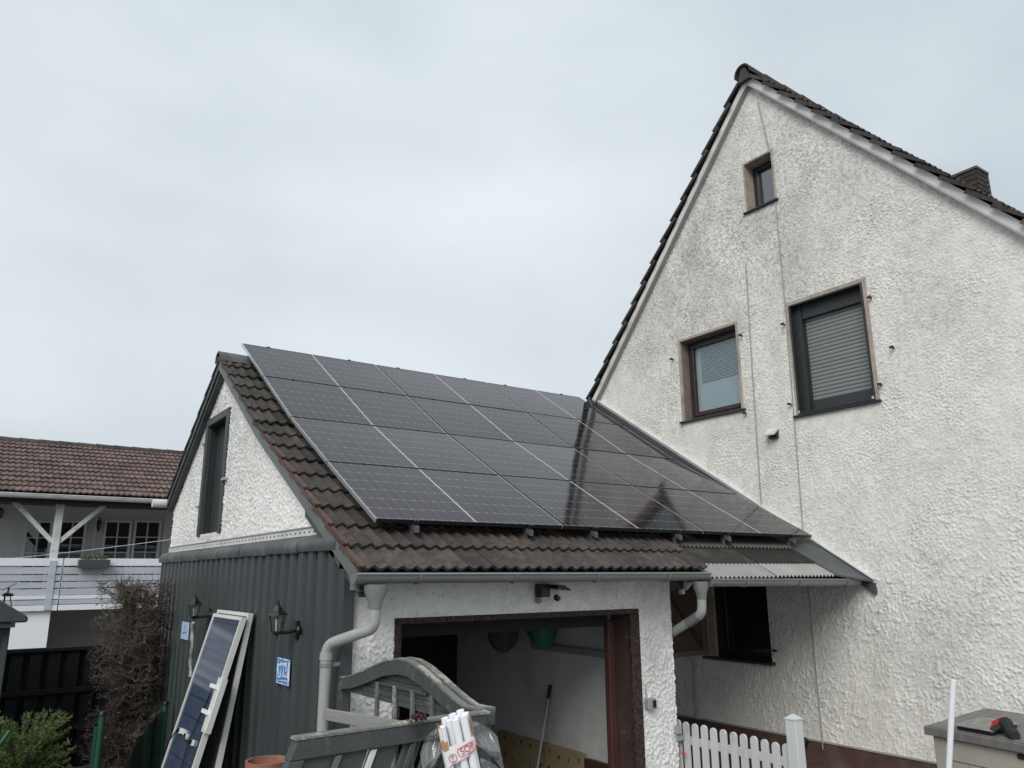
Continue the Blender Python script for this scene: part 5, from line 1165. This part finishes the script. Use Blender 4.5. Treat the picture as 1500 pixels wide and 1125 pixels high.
nb = 6
for i in range(nb): bbox('lid_board', 0.03, LW-0.03, 0.02+i*(LD-0.03)/nb, 0.02+(i+0.95)*(LD-0.03)/nb, 1.188+i*0.075/nb+0.002, 1.192+i*0.075/nb+0.002, 'box_lid', par=lid, bevel=0.002, rise=0.075/nb)
bbox('body', 0.05, LW-0.05, 0.06, LD-0.04, 0.02, 1.124, 'box_beige')
bbox('corner_post', 0.04, 0.15, 0.045, 0.16, 0.02, 1.12, 'box_beige', bevel=0.008)
bbox('front_header', 0.16, LW-0.1, 0.045, 0.065, 0.96, 1.115, 'box_beige', bevel=0.003)
for i in range(8): bbox('front_board', 0.16+i*0.155, 0.16+i*0.155+0.148, 0.05, 0.064, 0.05, 0.952, 'box_beige', bevel=0.004)
bbox('handle_bar', 0.72, 1.05, 0.02, 0.045, 1.075, 1.11, 'black_plastic', bevel=0.01)
bbox('latch', 0.88, 0.98, 0.005, 0.04, 1.045, 1.10, 'lead', bevel=0.006); bbox('latch_tongue', 1.02, 1.05, 0.01, 0.035, 0.93, 1.06, 'lead', bevel=0.006)
def ulid(px, py): return (onz(px, py, 1.22)-FLc).dot(FRd)
ut0, ut1, ug = ulid(1403, 1064), ulid(1466, 1072), ulid(1478, 1068)
TR_ = thing('wrapped_tray', bx((ut0+ut1)/2, 0.25, 1.2), 'flat black tray under wet plastic film on the storage box lid', 'tray')
def ob(nm, u0, u1, v0, v1, z0_, z1_, m, par, bevel=0.006):
    r0, r1 = 0.075*v0/LD, 0.075*v1/LD
    pl = [bx(u0, v0, z0_+r0), bx(u1, v0, z0_+r0), bx(u1, v1, z0_+r1), bx(u0, v1, z0_+r1), bx(u0, v0, z1_+r0), bx(u1, v0, z1_+r0), bx(u1, v1, z1_+r1), bx(u0, v1, z1_+r1)]
    return sub(par, nm, MB().add(pl, [(3, 2, 1, 0), (4, 5, 6, 7), (0, 1, 5, 4), (1, 2, 6, 5), (2, 3, 7, 6), (3, 0, 4, 7)]), m, bevel)
ob('tray_base', ut0, ut1, 0.04, 0.36, 1.194, 1.222, 'black_plastic', TR_, 0.01)
ob('plastic_film', ut0-0.012, ut1+0.01, 0.03, 0.37, 1.2225, 1.232, 'wet_plastic', TR_, 0.003)
ob('sticker', ut0+0.16, ut0+0.24, 0.17, 0.21, 1.2325, 1.2335, 'cardboard', TR_, 0.0)
gb = bx(ug, 0.20, 1.235)
GL = thing('work_glove', gb, 'red and black work gloves crumpled on the storage box', 'gloves')
def blob(nm, m, pts, rs):
    sub(GL, nm, MB().tube(pts, rs, 9), m, smooth=True)
def gp_(u, v, z): return bx(ug+u*0.9, 0.16+v, 1.20+z+0.075*(0.16+v)/LD)
blob('palm', 'glove_black', [gp_(0.06, 0.03, 0.02), gp_(0.08, 0.0, 0.075), gp_(0.10, -0.03, 0.085), gp_(0.14, -0.05, 0.05), gp_(0.17, -0.06, 0.02)], [0.012, 0.036, 0.045, 0.045, 0.04])
for i in range(4): blob('finger', 'glove_red' if i < 3 else 'glove_black', [gp_(0.07, 0.02-0.02*i, 0.09-0.006*i), gp_(0.02, 0.02-0.03*i, 0.085-0.015*i), gp_(-0.03+0.012*i, 0.01-0.035*i, 0.055-0.012*i), gp_(-0.05+0.02*i, 0.0-0.035*i, 0.025)], [0.014, 0.014, 0.013, 0.009])
blob('cuff', 'glove_black', [gp_(0.13, -0.04, 0.03), gp_(0.19, -0.08, 0.02), gp_(0.22, -0.10, 0.018)], [0.04, 0.045, 0.035])
blob('thumb', 'glove_black', [gp_(0.08, -0.05, 0.06), gp_(0.05, -0.10, 0.035), gp_(0.03, -0.13, 0.014)], [0.016, 0.014, 0.010])
xp = 6.1; q0, q1 = onx(1396.5, 996, xp), onx(1390, 1125, xp); d_ = (q0-q1).normalized(); bt = q0-d_*(q0.z/d_.z)
o = MB().tube([bt, q0], 0.021, 12).build('white_pole', 'pvc_white', smooth=True); tag(o, 'thin white plastic pole standing in front of the storage box', 'pole')
o.data.materials[0] = MATS['pvc_white']
# ------------------------------------------------------------------ neighbour's house with balcony, behind on the left
NF, NW = 18.0, 19.6      # balcony front, window wall
NB = thing('neighbour_house', (0, NF, 0), 'white neighbour house with red tiled roof and long slatted balcony', 'house')
zg = ony(120, 733, NF).z      # gutter height
zr = ony(120, 820, NF).z      # handrail
zf = ony(120, 892, NF).z      # balcony underside
NX0, NX1 = -7.0, 7.5
sub(NB, 'upper_wall', MB().box(NX0, NX1, NW+0.06, NW+0.3, zf, zg+0.25), 'neighbour_wall')
sub(NB, 'balcony_floor', MB().box(NX0, NX1, NF+0.06, NW+0.05, zf, zf+0.14), 'neighbour_wall')
wx = ony(74, 900, NF+0.02).x
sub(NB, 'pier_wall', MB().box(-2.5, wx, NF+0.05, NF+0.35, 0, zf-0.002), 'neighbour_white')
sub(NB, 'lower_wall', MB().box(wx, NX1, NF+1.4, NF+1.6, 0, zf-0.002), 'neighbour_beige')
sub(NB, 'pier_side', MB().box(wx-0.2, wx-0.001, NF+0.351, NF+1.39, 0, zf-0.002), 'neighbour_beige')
sub(NB, 'soffit', MB().box(NX0, NX1, NF-0.02, NW+0.3, zg+0.02, zg+0.06), 'neighbour_wall')
sub(NB, 'eave_board', MB().box(NX0, NX1, NF-0.25, NF-0.03, zg-0.10, zg+0.05), 'dark_room')
gutter(NB, NX0, NX1, NF-0.32, zg+0.05, zg+0.05, r=0.075, m='trim_white')
# roof with single tiles in the part that shows
ridge = ony(120, 656, NF+3.0); rdy = 3.2; rz_ = ony(120, 655, NF+rdy).z; NA = math.atan2(rz_-(zg+0.08), rdy+0.28); NLn = math.hypot(rz_-(zg+0.08), rdy+0.28)
nroof = sub(NB, 'roof', MB().prism([(NX0, NF-0.28, zg+0.06), (NX0, NF+rdy, rz_-0.02), (NX0, NF+2*rdy, zg+0.06), (NX0, NF+2*rdy, zg-0.03), (NX0, NF-0.24, zg-0.0)], (NX1-NX0, 0, 0)), 'neighbour_tile')
nt_ = tile_mesh('tile', 'neighbour_tile', 0.226, 0.40, lift=0.040, th=0.026, hump=0.024, seg=10, nh=2)
bse = NB.location; crs = NLn/12.0
nx_ = -0.9
for r_ in range(12):
    d = r_*crs; yy = NF-0.30+d*math.cos(NA); zz = zg+0.085+d*math.sin(NA)
    for c in range(24):
        m = slope_mat(nx_+c*0.228+random.uniform(-.004, .004)-bse.x, yy-bse.y+random.uniform(-.006, .006), zz-bse.z+random.uniform(-.003, .004), NA+random.uniform(-.008, .008)); obj('tile', nt_, nroof, mw=m)
mb = MB()    # the courses to either side of the frame
for x0_, x1_ in ((NX0, nx_), (nx_+24*0.228, NX1)):
    for r_ in range(12):
        d = r_*crs; yy = NF-0.30+d*math.cos(NA); zz = zg+0.11+d*math.sin(NA)
        mb.prism([(x0_, yy, zz), (x0_, yy+crs*math.cos(NA), zz+crs*math.sin(NA)-0.03), (x0_, yy+crs*math.cos(NA), zz+crs*math.sin(NA)-0.06), (x0_, yy, zz-0.03)], (x1_-x0_, 0, 0))
sub(nroof, 'tile_courses', mb, 'neighbour_tile')['kind'] = 'stuff'
rm3 = MB().add([(x*0.9, y*1.0, z*0.9) for x, y, z in vs_r] if 'vs_r' in globals() else [(x, y, z) for x, y, z in vs2], fs).mesh('ridge_tile', 'tile_lichen', smooth=True)
for i in range(18): obj('ridge_tile', rm3, nroof, mw=Matrix.Translation((-1.2+i*0.40-bse.x, NF+rdy-bse.y, rz_-0.03-bse.z)))
# Y braced balcony post
pxp = ony(83, 780, NF+0.10)
PO = sub(NB, 'balcony_post', MB().box(pxp.x-0.07, pxp.x+0.07, NF+0.02, NF+0.18, zf, zg-0.01), 'post_white', 0.01)
for sg in (1, -1):
    a_ = Vector((pxp.x+sg*0.06, NF+0.10, ony(83, 790, NF+0.1).z-0.05)); b__ = Vector((pxp.x+sg*0.86, NF+0.10, zg+0.0))
    sub(PO, 'brace', MB().bar(a_, b__, (0, 0.045, 0), Vector((-(b__.z-a_.z), 0, (b__.x-a_.x))).normalized()*0.043), 'post_white', 0.006)
# railing boards
BL = sub(NB, 'balcony_railing', MB().box(-1.5, -1.4, NF-0.0, NF+0.06, zf, zr), 'rail_grey')
rows_px = [(818, 829, 'rail_white'), (831, 841, 'rail_grey'), (842.5, 851, 'rail_grey'), (852.5, 861, 'rail_grey'), (862, 871, 'rail_grey'), (871.5, 877, 'rail_white'), (878, 884.5, 'rail_grey'), (885, 893, 'rail_white')]
for i, (pa2, pb2, m_) in enumerate(rows_px):
    z1_, z0_ = ony(120, pa2, NF).z, ony(120, pb2, NF).z
    for x0_, x1_ in ((-6.5, -1.6), (-1.6, 1.72), (1.73, 5.2)):
        j = random.uniform(-.008, .008)
        sub(BL, 'board', MB().box(x0_+0.004, x1_-0.004, NF-0.03, NF-0.005, z0_+j*0.5, z1_+j*0.5), m_, 0.004)
sub(BL, 'post_cover', MB().box(pxp.x-0.06, pxp.x+0.06, NF-0.05, NF-0.031, zf, zr-0.02), 'rail_grey', 0.004)
for x_ in (-4.2, -1.6, 0.4, 1.72, 3.3, 5.0): sub(BL, 'baluster', MB().box(x_-0.03, x_+0.03, NF-0.003, NF+0.05, zf+0.14, zr-0.03), 'rail_grey')
# french windows: two double windows
for (xa, xb) in ((36, 77), (84, 127), (152, 193), (196, 236)):
    pA, pB = ony(xa, 775, NW), ony(xb, 775, NW); zt_ = ony((xa+xb)/2, 762, NW).z; z0_ = zf+0.16
    W = sub(NB, 'window', MB().box(pA.x, pA.x+0.05, NW-0.02, NW+0.055, z0_, zt_).box(pB.x-0.05, pB.x, NW-0.02, NW+0.055, z0_, zt_).box(pA.x+0.05, pB.x-0.05, NW-0.02, NW+0.055, zt_-0.05, zt_), 'window_white')
    wd_ = pB.x-pA.x-0.10; hh_ = zt_-0.05-z0_
    sub(W, 'glazing_bar', MB().box(pA.x+0.05+wd_/2-0.012, pA.x+0.05+wd_/2+0.012, NW-0.012, NW+0.02, z0_, zt_-0.05), 'window_white')
    nr_ = 5
    for r_ in range(nr_):
        for c in range(2):
            x0_ = pA.x+0.05+c*wd_/2+0.006; z_ = z0_+r_*hh_/nr_
            sub(W, 'pane', MB().box(x0_, x0_+wd_/2-0.012, NW+0.022, NW+0.028, z_+0.006, z_+hh_/nr_-0.006), 'dark_pane')
        if r_: sub(W, 'glazing_bar', MB().box(pA.x+0.05, pB.x-0.05, NW-0.010, NW+0.02, z0_+r_*hh_/nr_-0.010, z0_+r_*hh_/nr_+0.010), 'window_white')
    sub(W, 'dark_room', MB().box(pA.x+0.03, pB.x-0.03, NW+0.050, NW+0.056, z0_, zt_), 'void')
    # pleated half curtain
    zc_ = z0_+hh_*0.66; n_ = 20
    A = [(pA.x+0.06+wd_*i/n_, NW+0.040+0.004*math.cos(i*2.0), zc_) for i in range(n_+1)]; B = [(x, y_, z0_+0.02) for x, y_, _ in A]
    sub(W, 'half_curtain', MB().strip(A, B, (0, 0.002, 0)), 'neighbour_curtain' if 'neighbour_curtain' in MATS else 'trim_white')
sub(NB, 'window_surround', MB().box(ony(139, 765, NW).x, ony(143, 765, NW).x, NW, NW+0.05, zf+0.16, zg-0.1).box(ony(241, 765, NW).x, ony(245, 765, NW).x, NW, NW+0.05, zf+0.16, zg-0.1), 'neighbour_wall')
q = ony(145, 768, NW-0.08)
sub(NB, 'wall_lamp', MB().lathe([(0, -0.17), (0.035, -0.10), (0.05, 0.04), (0.03, 0.09), (0, 0.10)], q, 8).box(q.x-0.02, q.x+0.02, NW-0.09, NW+0.06, q.z+0.12, q.z+0.15), 'black_plastic')
q = ony(0, 752, NW-0.06)
sub(NB, 'wall_lamp', MB().lathe([(0, -0.12), (0.06, -0.08), (0.07, 0.06), (0.03, 0.11), (0, 0.12)], q, 8), 'lead')
# flower box on the handrail
q = ony(137, 822, NF-0.12)
FBX = thing('flower_box', (q.x, NF-0.14, q.z-0.1), 'grey flower box with low plants hung on the balcony rail', 'flower box')
sub(FBX, 'trough', MB().prism([(q.x-0.27, NF-0.24, q.z+0.03), (q.x-0.27, NF-0.05, q.z+0.03), (q.x-0.27, NF-0.08, q.z-0.14), (q.x-0.27, NF-0.21, q.z-0.14)], (0.56, 0, 0)), 'lead', 0.008)
mb = MB(); rr = random.Random(4)
for i in range(240):
    c_ = Vector((q.x+rr.uniform(-.22, .24), NF-0.145+rr.uniform(-.09, .07), q.z+0.03+abs(rr.gauss(0, .03)))); s_ = rr.uniform(.015, .03); d_ = Vector((rr.uniform(-1, 1), rr.uniform(-1, 1), rr.uniform(.2, 1))).normalized(); e_ = d_.orthogonal().normalized()*s_*0.5
    mb.add([c_, c_+d_*s_+e_, c_+d_*s_*2, c_+d_*s_-e_], [(0, 1, 2, 3)])
pl = sub(FBX, 'plants', mb, 'leaf'); pl['kind'] = 'stuff'
# washing line
a_, b__ = ony(0, 817, 15.0), onx(252, 790, XG+0.05); a2 = a_+(a_-b__)*0.6
pts = [a2.lerp(b__, t)-Vector((0, 0, 0.10*4*t*(1-t)*0.3)) for t in np.linspace(0, 1, 14)]
o = MB().tube(pts, 0.0028, 5).build('washing_line', 'pvc_white'); tag(o, 'thin white line strung from the garage across the yard', 'line')

# ------------------------------------------------------------------ dark board fence
YD = 12.0
DFc = thing('board_fence', (1.2, YD, 0), 'near black timber fence of overlapping boards beyond the hedge', 'fence')
zt_ = ony(70, 951, YD).z
x_ = -1.6; i = 0
while x_ < 2.3:
    if i % 2 == 0: sub(DFc, 'board', MB().box(x_, x_+0.135, YD, YD+0.018, 0.06, zt_-0.03), 'fence_anthracite', 0.003)
    else: sub(DFc, 'board', MB().box(x_-0.012, x_+0.095, YD+0.055, YD+0.073, 0.06, zt_-0.03), 'fence_anthracite', 0.003)
    x_ += 0.125 if i % 2 == 0 else 0.085; i += 1
for z_ in (ony(100, 1011, YD).z, ony(100, 1064, YD).z, 0.25): sub(DFc, 'rail', MB().box(-1.6, 2.3, YD-0.024, YD-0.001, z_-0.03, z_+0.03), 'fence_anthracite', 0.003)
sub(DFc, 'top_cap', MB().box(-1.6, 2.3, YD-0.03, YD+0.09, zt_-0.03, zt_+0.015), 'fence_anthracite', 0.004)

# ------------------------------------------------------------------ leafless clipped hedge by the cladding
YHd = 10.35
HG = thing('bare_hedge', (1.75, YHd, 0), 'brown leafless clipped hedge between the fence and the clad garage wall', 'hedge')
rr = random.Random(21)
hx0, hx1 = ony(146, 900, YHd).x, 2.12; htop = ony(190, 850, YHd).z
trunks = []
for (px, lean) in ((157, 0.03), (172, 0.02), (196, -0.02), (226, 0.10), (213, -0.03)):
    x0_ = ony(px, 1100, YHd).x; pts = []
    for k_ in range(9):
        t = k_/8; pts.append(Vector((x0_+lean*t+0.025*math.sin(3*t+px), YHd+0.04*math.sin(4*t+px*0.3), 0.0+t*(htop-0.12))))
    trunks.append(pts); sub(HG, 'trunk', MB().tube(pts, [0.055-0.030*k_/8+0.006*math.sin(k_*2.3) for k_ in range(9)], 8), 'hedge_bark', smooth=True)
mb = MB()
# branches that zigzag out of the stems, clipped to the hedge face
def twig(p, d, ln, r, depth):
    n_ = 4; pts = [p]; rs = [r]
    for k_ in range(n_):
        d = (d+Vector((rr.gauss(0, .55), rr.gauss(0, .5), rr.gauss(0.05, .45)))).normalized(); q_ = pts[-1]+d*ln/n_
        if q_.x < hx0-0.09+rr.uniform(-.06, .05) or q_.x > hx1+0.06 or q_.z > htop+rr.uniform(-.04, .10) or abs(q_.y-YHd) > 0.40: break
        pts.append(q_); rs.append(max(0.0012, r*(1-0.75*(k_+1)/n_)))
    if len(pts) < 2: return
    mb.tube(pts, rs, 3, cap=False)
    if depth:
        for q_ in pts[1:]:
            for _ in range(rr.choice((1, 2, 2, 3))):
                d2_ = (d*0.4+Vector((rr.gauss(0, 1), rr.gauss(0, 1), rr.gauss(0.2, .8)))).normalized(); twig(q_, d2_, ln*rr.uniform(.30, .60), r*0.55, depth-1)
for pts in trunks:
    for k_ in range(72):
        t = rr.uniform(0.02, 0.99); i_ = min(int(t*8), 7); p = pts[i_].lerp(pts[i_+1], t*8-i_); a_ = rr.uniform(0, 6.28)
        twig(p, Vector((math.cos(a_), math.sin(a_)*0.8, rr.uniform(-.1, .7))).normalized(), rr.uniform(.22, .50), rr.choice((0.006, 0.008, 0.013)), 2)
for i in range(40):   # shoots above the clipped top, grown from the stems
    pts_ = rr.choice(trunks); p = pts_[-2].lerp(pts_[-1], rr.random()); s1 = p+Vector((rr.gauss(0, .09), rr.gauss(0, .08), rr.uniform(.05, .14))); s2 = s1+Vector((rr.gauss(0, .04), rr.gauss(0, .03), rr.uniform(.08, .20)))
    mb.tube([p, s1, s2], [0.004, 0.003, 0.001], 3, cap=False)
tw = sub(HG, 'twigs', mb, 'twig'); tw['kind'] = 'stuff'
mb = MB()
for i in range(420):
    c_ = Vector((rr.uniform(hx0-0.02, hx1-0.05), YHd+rr.choice((-1, 1))*abs(rr.gauss(.2, .1)), rr.uniform(0.1, htop-0.05))); d_ = Vector((rr.uniform(-1, 1), rr.uniform(-1, 1), rr.uniform(-1, .3))).normalized(); e_ = d_.orthogonal().normalized(); s_ = rr.uniform(.010, .022)
    mb.add([c_, c_+d_*s_+e_*s_*.5, c_+d_*s_*2, c_+d_*s_-e_*s_*.5], [(0, 1, 2, 3)])
sub(HG, 'dead_leaves', mb, 'dead_leaf')['kind'] = 'stuff'

# ------------------------------------------------------------------ green wire fence posts
def gpost(px, pyt, y, label, brace=None):
    p = ony(px, pyt, y); S = thing('fence_post', (p.x, y, 0), label, 'post', 'green metal fence posts')
    sub(S, 'shaft', MB().tube([(p.x, y, 0), (p.x, y, p.z-0.012)], 0.030, 12), 'green_metal', smooth=True)
    sub(S, 'cap', MB().lathe([(0.033, -0.03), (0.033, 0.0), (0.028, 0.008), (0, 0.012)], (p.x, y, p.z-0.01), 12), 'black_plastic', smooth=True)
    return S, p
YP = 8.4
S1, p1_ = gpost(150.5, 1042, YP, 'green metal fence post in front of the bare hedge')
sub(S1, 'tension_bar', MB().box(p1_.x-0.055, p1_.x-0.032, YP-0.01, YP+0.01, 0.05, p1_.z-0.13), 'green_metal')
S2, p2_ = gpost(243, 1027, 9.7, 'green metal fence post tight against the cladding')
wf = thing('windbreak_mesh', ((p1_.x+p2_.x)/2, 9.2, 0), 'dark green mesh sheet stretched to the post by the cladding', 'mesh')
mb = MB(); n_ = 12; ax_, bx_ = Vector((p2_.x-0.42, 9.3, 0)), Vector((p2_.x-0.02, 9.68, 0))
A = [ax_.lerp(bx_, i/n_)+Vector((0.01*math.sin(i*1.7), 0.015*math.cos(i*1.3), p2_.z-0.10-0.42*(1-i/n_)**1.6)) for i in range(n_+1)]; B = [Vector((p.x, p.y, 0.02)) for p in A]
sub(wf, 'sheet', MB().strip(A, B, (0, 0.004, 0)), 'green_mesh')
S3, p3_ = gpost(-4, 1060, 7.2, 'green metal fence post beside the shed')
sub(S3, 'brace', MB().tube([(p3_.x+0.085, 7.2, p3_.z-0.06), (p3_.x-0.55, 7.2, 0.3)], 0.018, 8), 'green_metal', smooth=True)

# ------------------------------------------------------------------ conifer shrub
YC = 8.9
cc = ony(28, 1110, YC); CN_ = thing('conifer_shrub', (cc.x, YC, 0), 'bright green feathery conifer shrub in front of the dark fence', 'shrub')
sub(CN_, 'trunk', MB().tube([(cc.x, YC, 0), (cc.x+0.02, YC, 0.5), (cc.x, YC, 0.8)], [0.035, 0.025, 0.01], 7), 'hedge_bark')
ctop = ony(30, 1032, YC).z; rr = random.Random(8)
for nm, m_, cnt in (('foliage', 'conifer', 300), ('inner_foliage', 'conifer_dark', 200)):
    mb = MB()
    for i in range(cnt):
        a_ = rr.uniform(0, 6.28); zz = rr.uniform(0.06, 0.98)*ctop*0.86; t = zz/ctop; rad_ = (0.66*(1-t*0.6)*(0.55 if nm == 'inner_foliage' else 1.0))*rr.uniform(.75, 1.1)
        p = Vector((cc.x+0.05*math.cos(a_), YC+0.05*math.sin(a_), zz*0.75)); e_ = Vector((cc.x+rad_*math.cos(a_), YC+rad_*math.sin(a_), zz+0.08*rr.random()+0.05)); n_ = 9
        dr = (e_-p)
        for k_ in range(2, n_+1):          # side sprays along the branch
            c_ = p.lerp(e_, k_/n_)+Vector((0, 0, 0.03*math.sin(k_/n_*3)))
            for _ in range(9):
                d_ = (dr.normalized()*0.9+Vector((rr.gauss(0, .6), rr.gauss(0, .6), rr.gauss(.15, .45)))).normalized(); ln = rr.uniform(.018, .046); w__ = d_.cross(Vector((rr.gauss(0, 1), rr.gauss(0, 1), rr.gauss(0, 1)))).normalized()*0.0042
                mb.add([c_-w__, c_+w__, c_+d_*ln+w__*0.4, c_+d_*ln-w__*0.4], [(0, 1, 2, 3)])
    f_ = sub(CN_, nm, mb, m_); f_['kind'] = 'stuff'

# ------------------------------------------------------------------ garden shed corner with a solar lamp on its roof
YS_ = 9.4
c0 = ony(41, 903, YS_); c1 = ony(0, 879, YS_); sl = (c1.z-c0.z)/(c0.x-c1.x)
SHD = thing('garden_shed', (-0.6, YS_+0.5, 0), 'small dark grey shed with sloping felt roof at the yard edge', 'shed')
wx1 = ony(15, 925, YS_+0.1).x
zw = c0.z-0.06
sub(SHD, 'wall', MB().box(-1.9, wx1, YS_+0.12, YS_+1.5, 0, zw), 'shed_paint')
for i in range(16):
    x_ = wx1-0.125*(i+1)
    sub(SHD, 'wall_board', MB().box(x_+0.004, x_+0.121, YS_+0.10, YS_+0.119, 0, zw-0.02), 'shed_paint', 0.004)
sub(SHD, 'roof', MB().prism([(c0.x, YS_-0.05, c0.z), (c0.x-1.3, YS_-0.05, c0.z+1.3*sl), (c0.x-2.6, YS_-0.05, c0.z), (c0.x-2.6, YS_-0.05, c0.z-0.05), (c0.x, YS_-0.05, c0.z-0.055)], (0, 1.65, 0)), 'bitumen', 0.015)
sub(SHD, 'eave_board', MB().box(c0.x-2.5, c0.x-0.10, YS_-0.02, YS_+0.0, c0.z-0.10, c0.z-0.057), 'shed_paint')
sub(SHD, 'bird_dropping', MB().bar((c0.x-0.44, YS_-0.053, c0.z+0.10), (c0.x-0.31, YS_-0.053, c0.z+0.03), (0.004, 0, 0.006), (0, 0.0015, 0)), 'pvc_white')
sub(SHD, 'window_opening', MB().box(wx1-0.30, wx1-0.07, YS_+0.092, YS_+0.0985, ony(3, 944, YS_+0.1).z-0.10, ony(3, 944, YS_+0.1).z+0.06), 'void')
q = ony(10, 877, YS_+0.15); zroof = c0.z+(c0.x-q.x)*sl
SLm = thing('solar_lamp', (q.x, YS_+0.15, zroof-0.02), 'small black solar lamp with tilted panel on the shed roof', 'lamp')
sub(SLm, 'stake', MB().tube([(q.x-0.02, YS_+0.15, zroof-0.03), (q.x-0.02, YS_+0.15, q.z+0.06)], 0.008, 6).tube([(q.x+0.05, YS_+0.15, zroof-0.03), (q.x+0.02, YS_+0.15, q.z+0.06)], 0.005, 5), 'black_plastic')
sub(SLm, 'lamp_disc', MB().lathe([(0, 0.0), (0.05, 0.004), (0.052, 0.024), (0.03, 0.035), (0, 0.036)], (q.x+0.005, YS_+0.15, q.z+0.02), 12), 'black_plastic', smooth=True)
sub(SLm, 'panel', MB().bar((q.x-0.05, YS_+0.15, q.z+0.085), (q.x+0.065, YS_+0.15, q.z+0.15), (0, 0.06, 0), (-0.003, 0, 0.005)), 'module_grey')
sub(SLm, 'arm', MB().tube([(q.x+0.0, YS_+0.15, q.z+0.05), (q.x+0.005, YS_+0.15, q.z+0.11)], 0.008, 6), 'black_plastic')
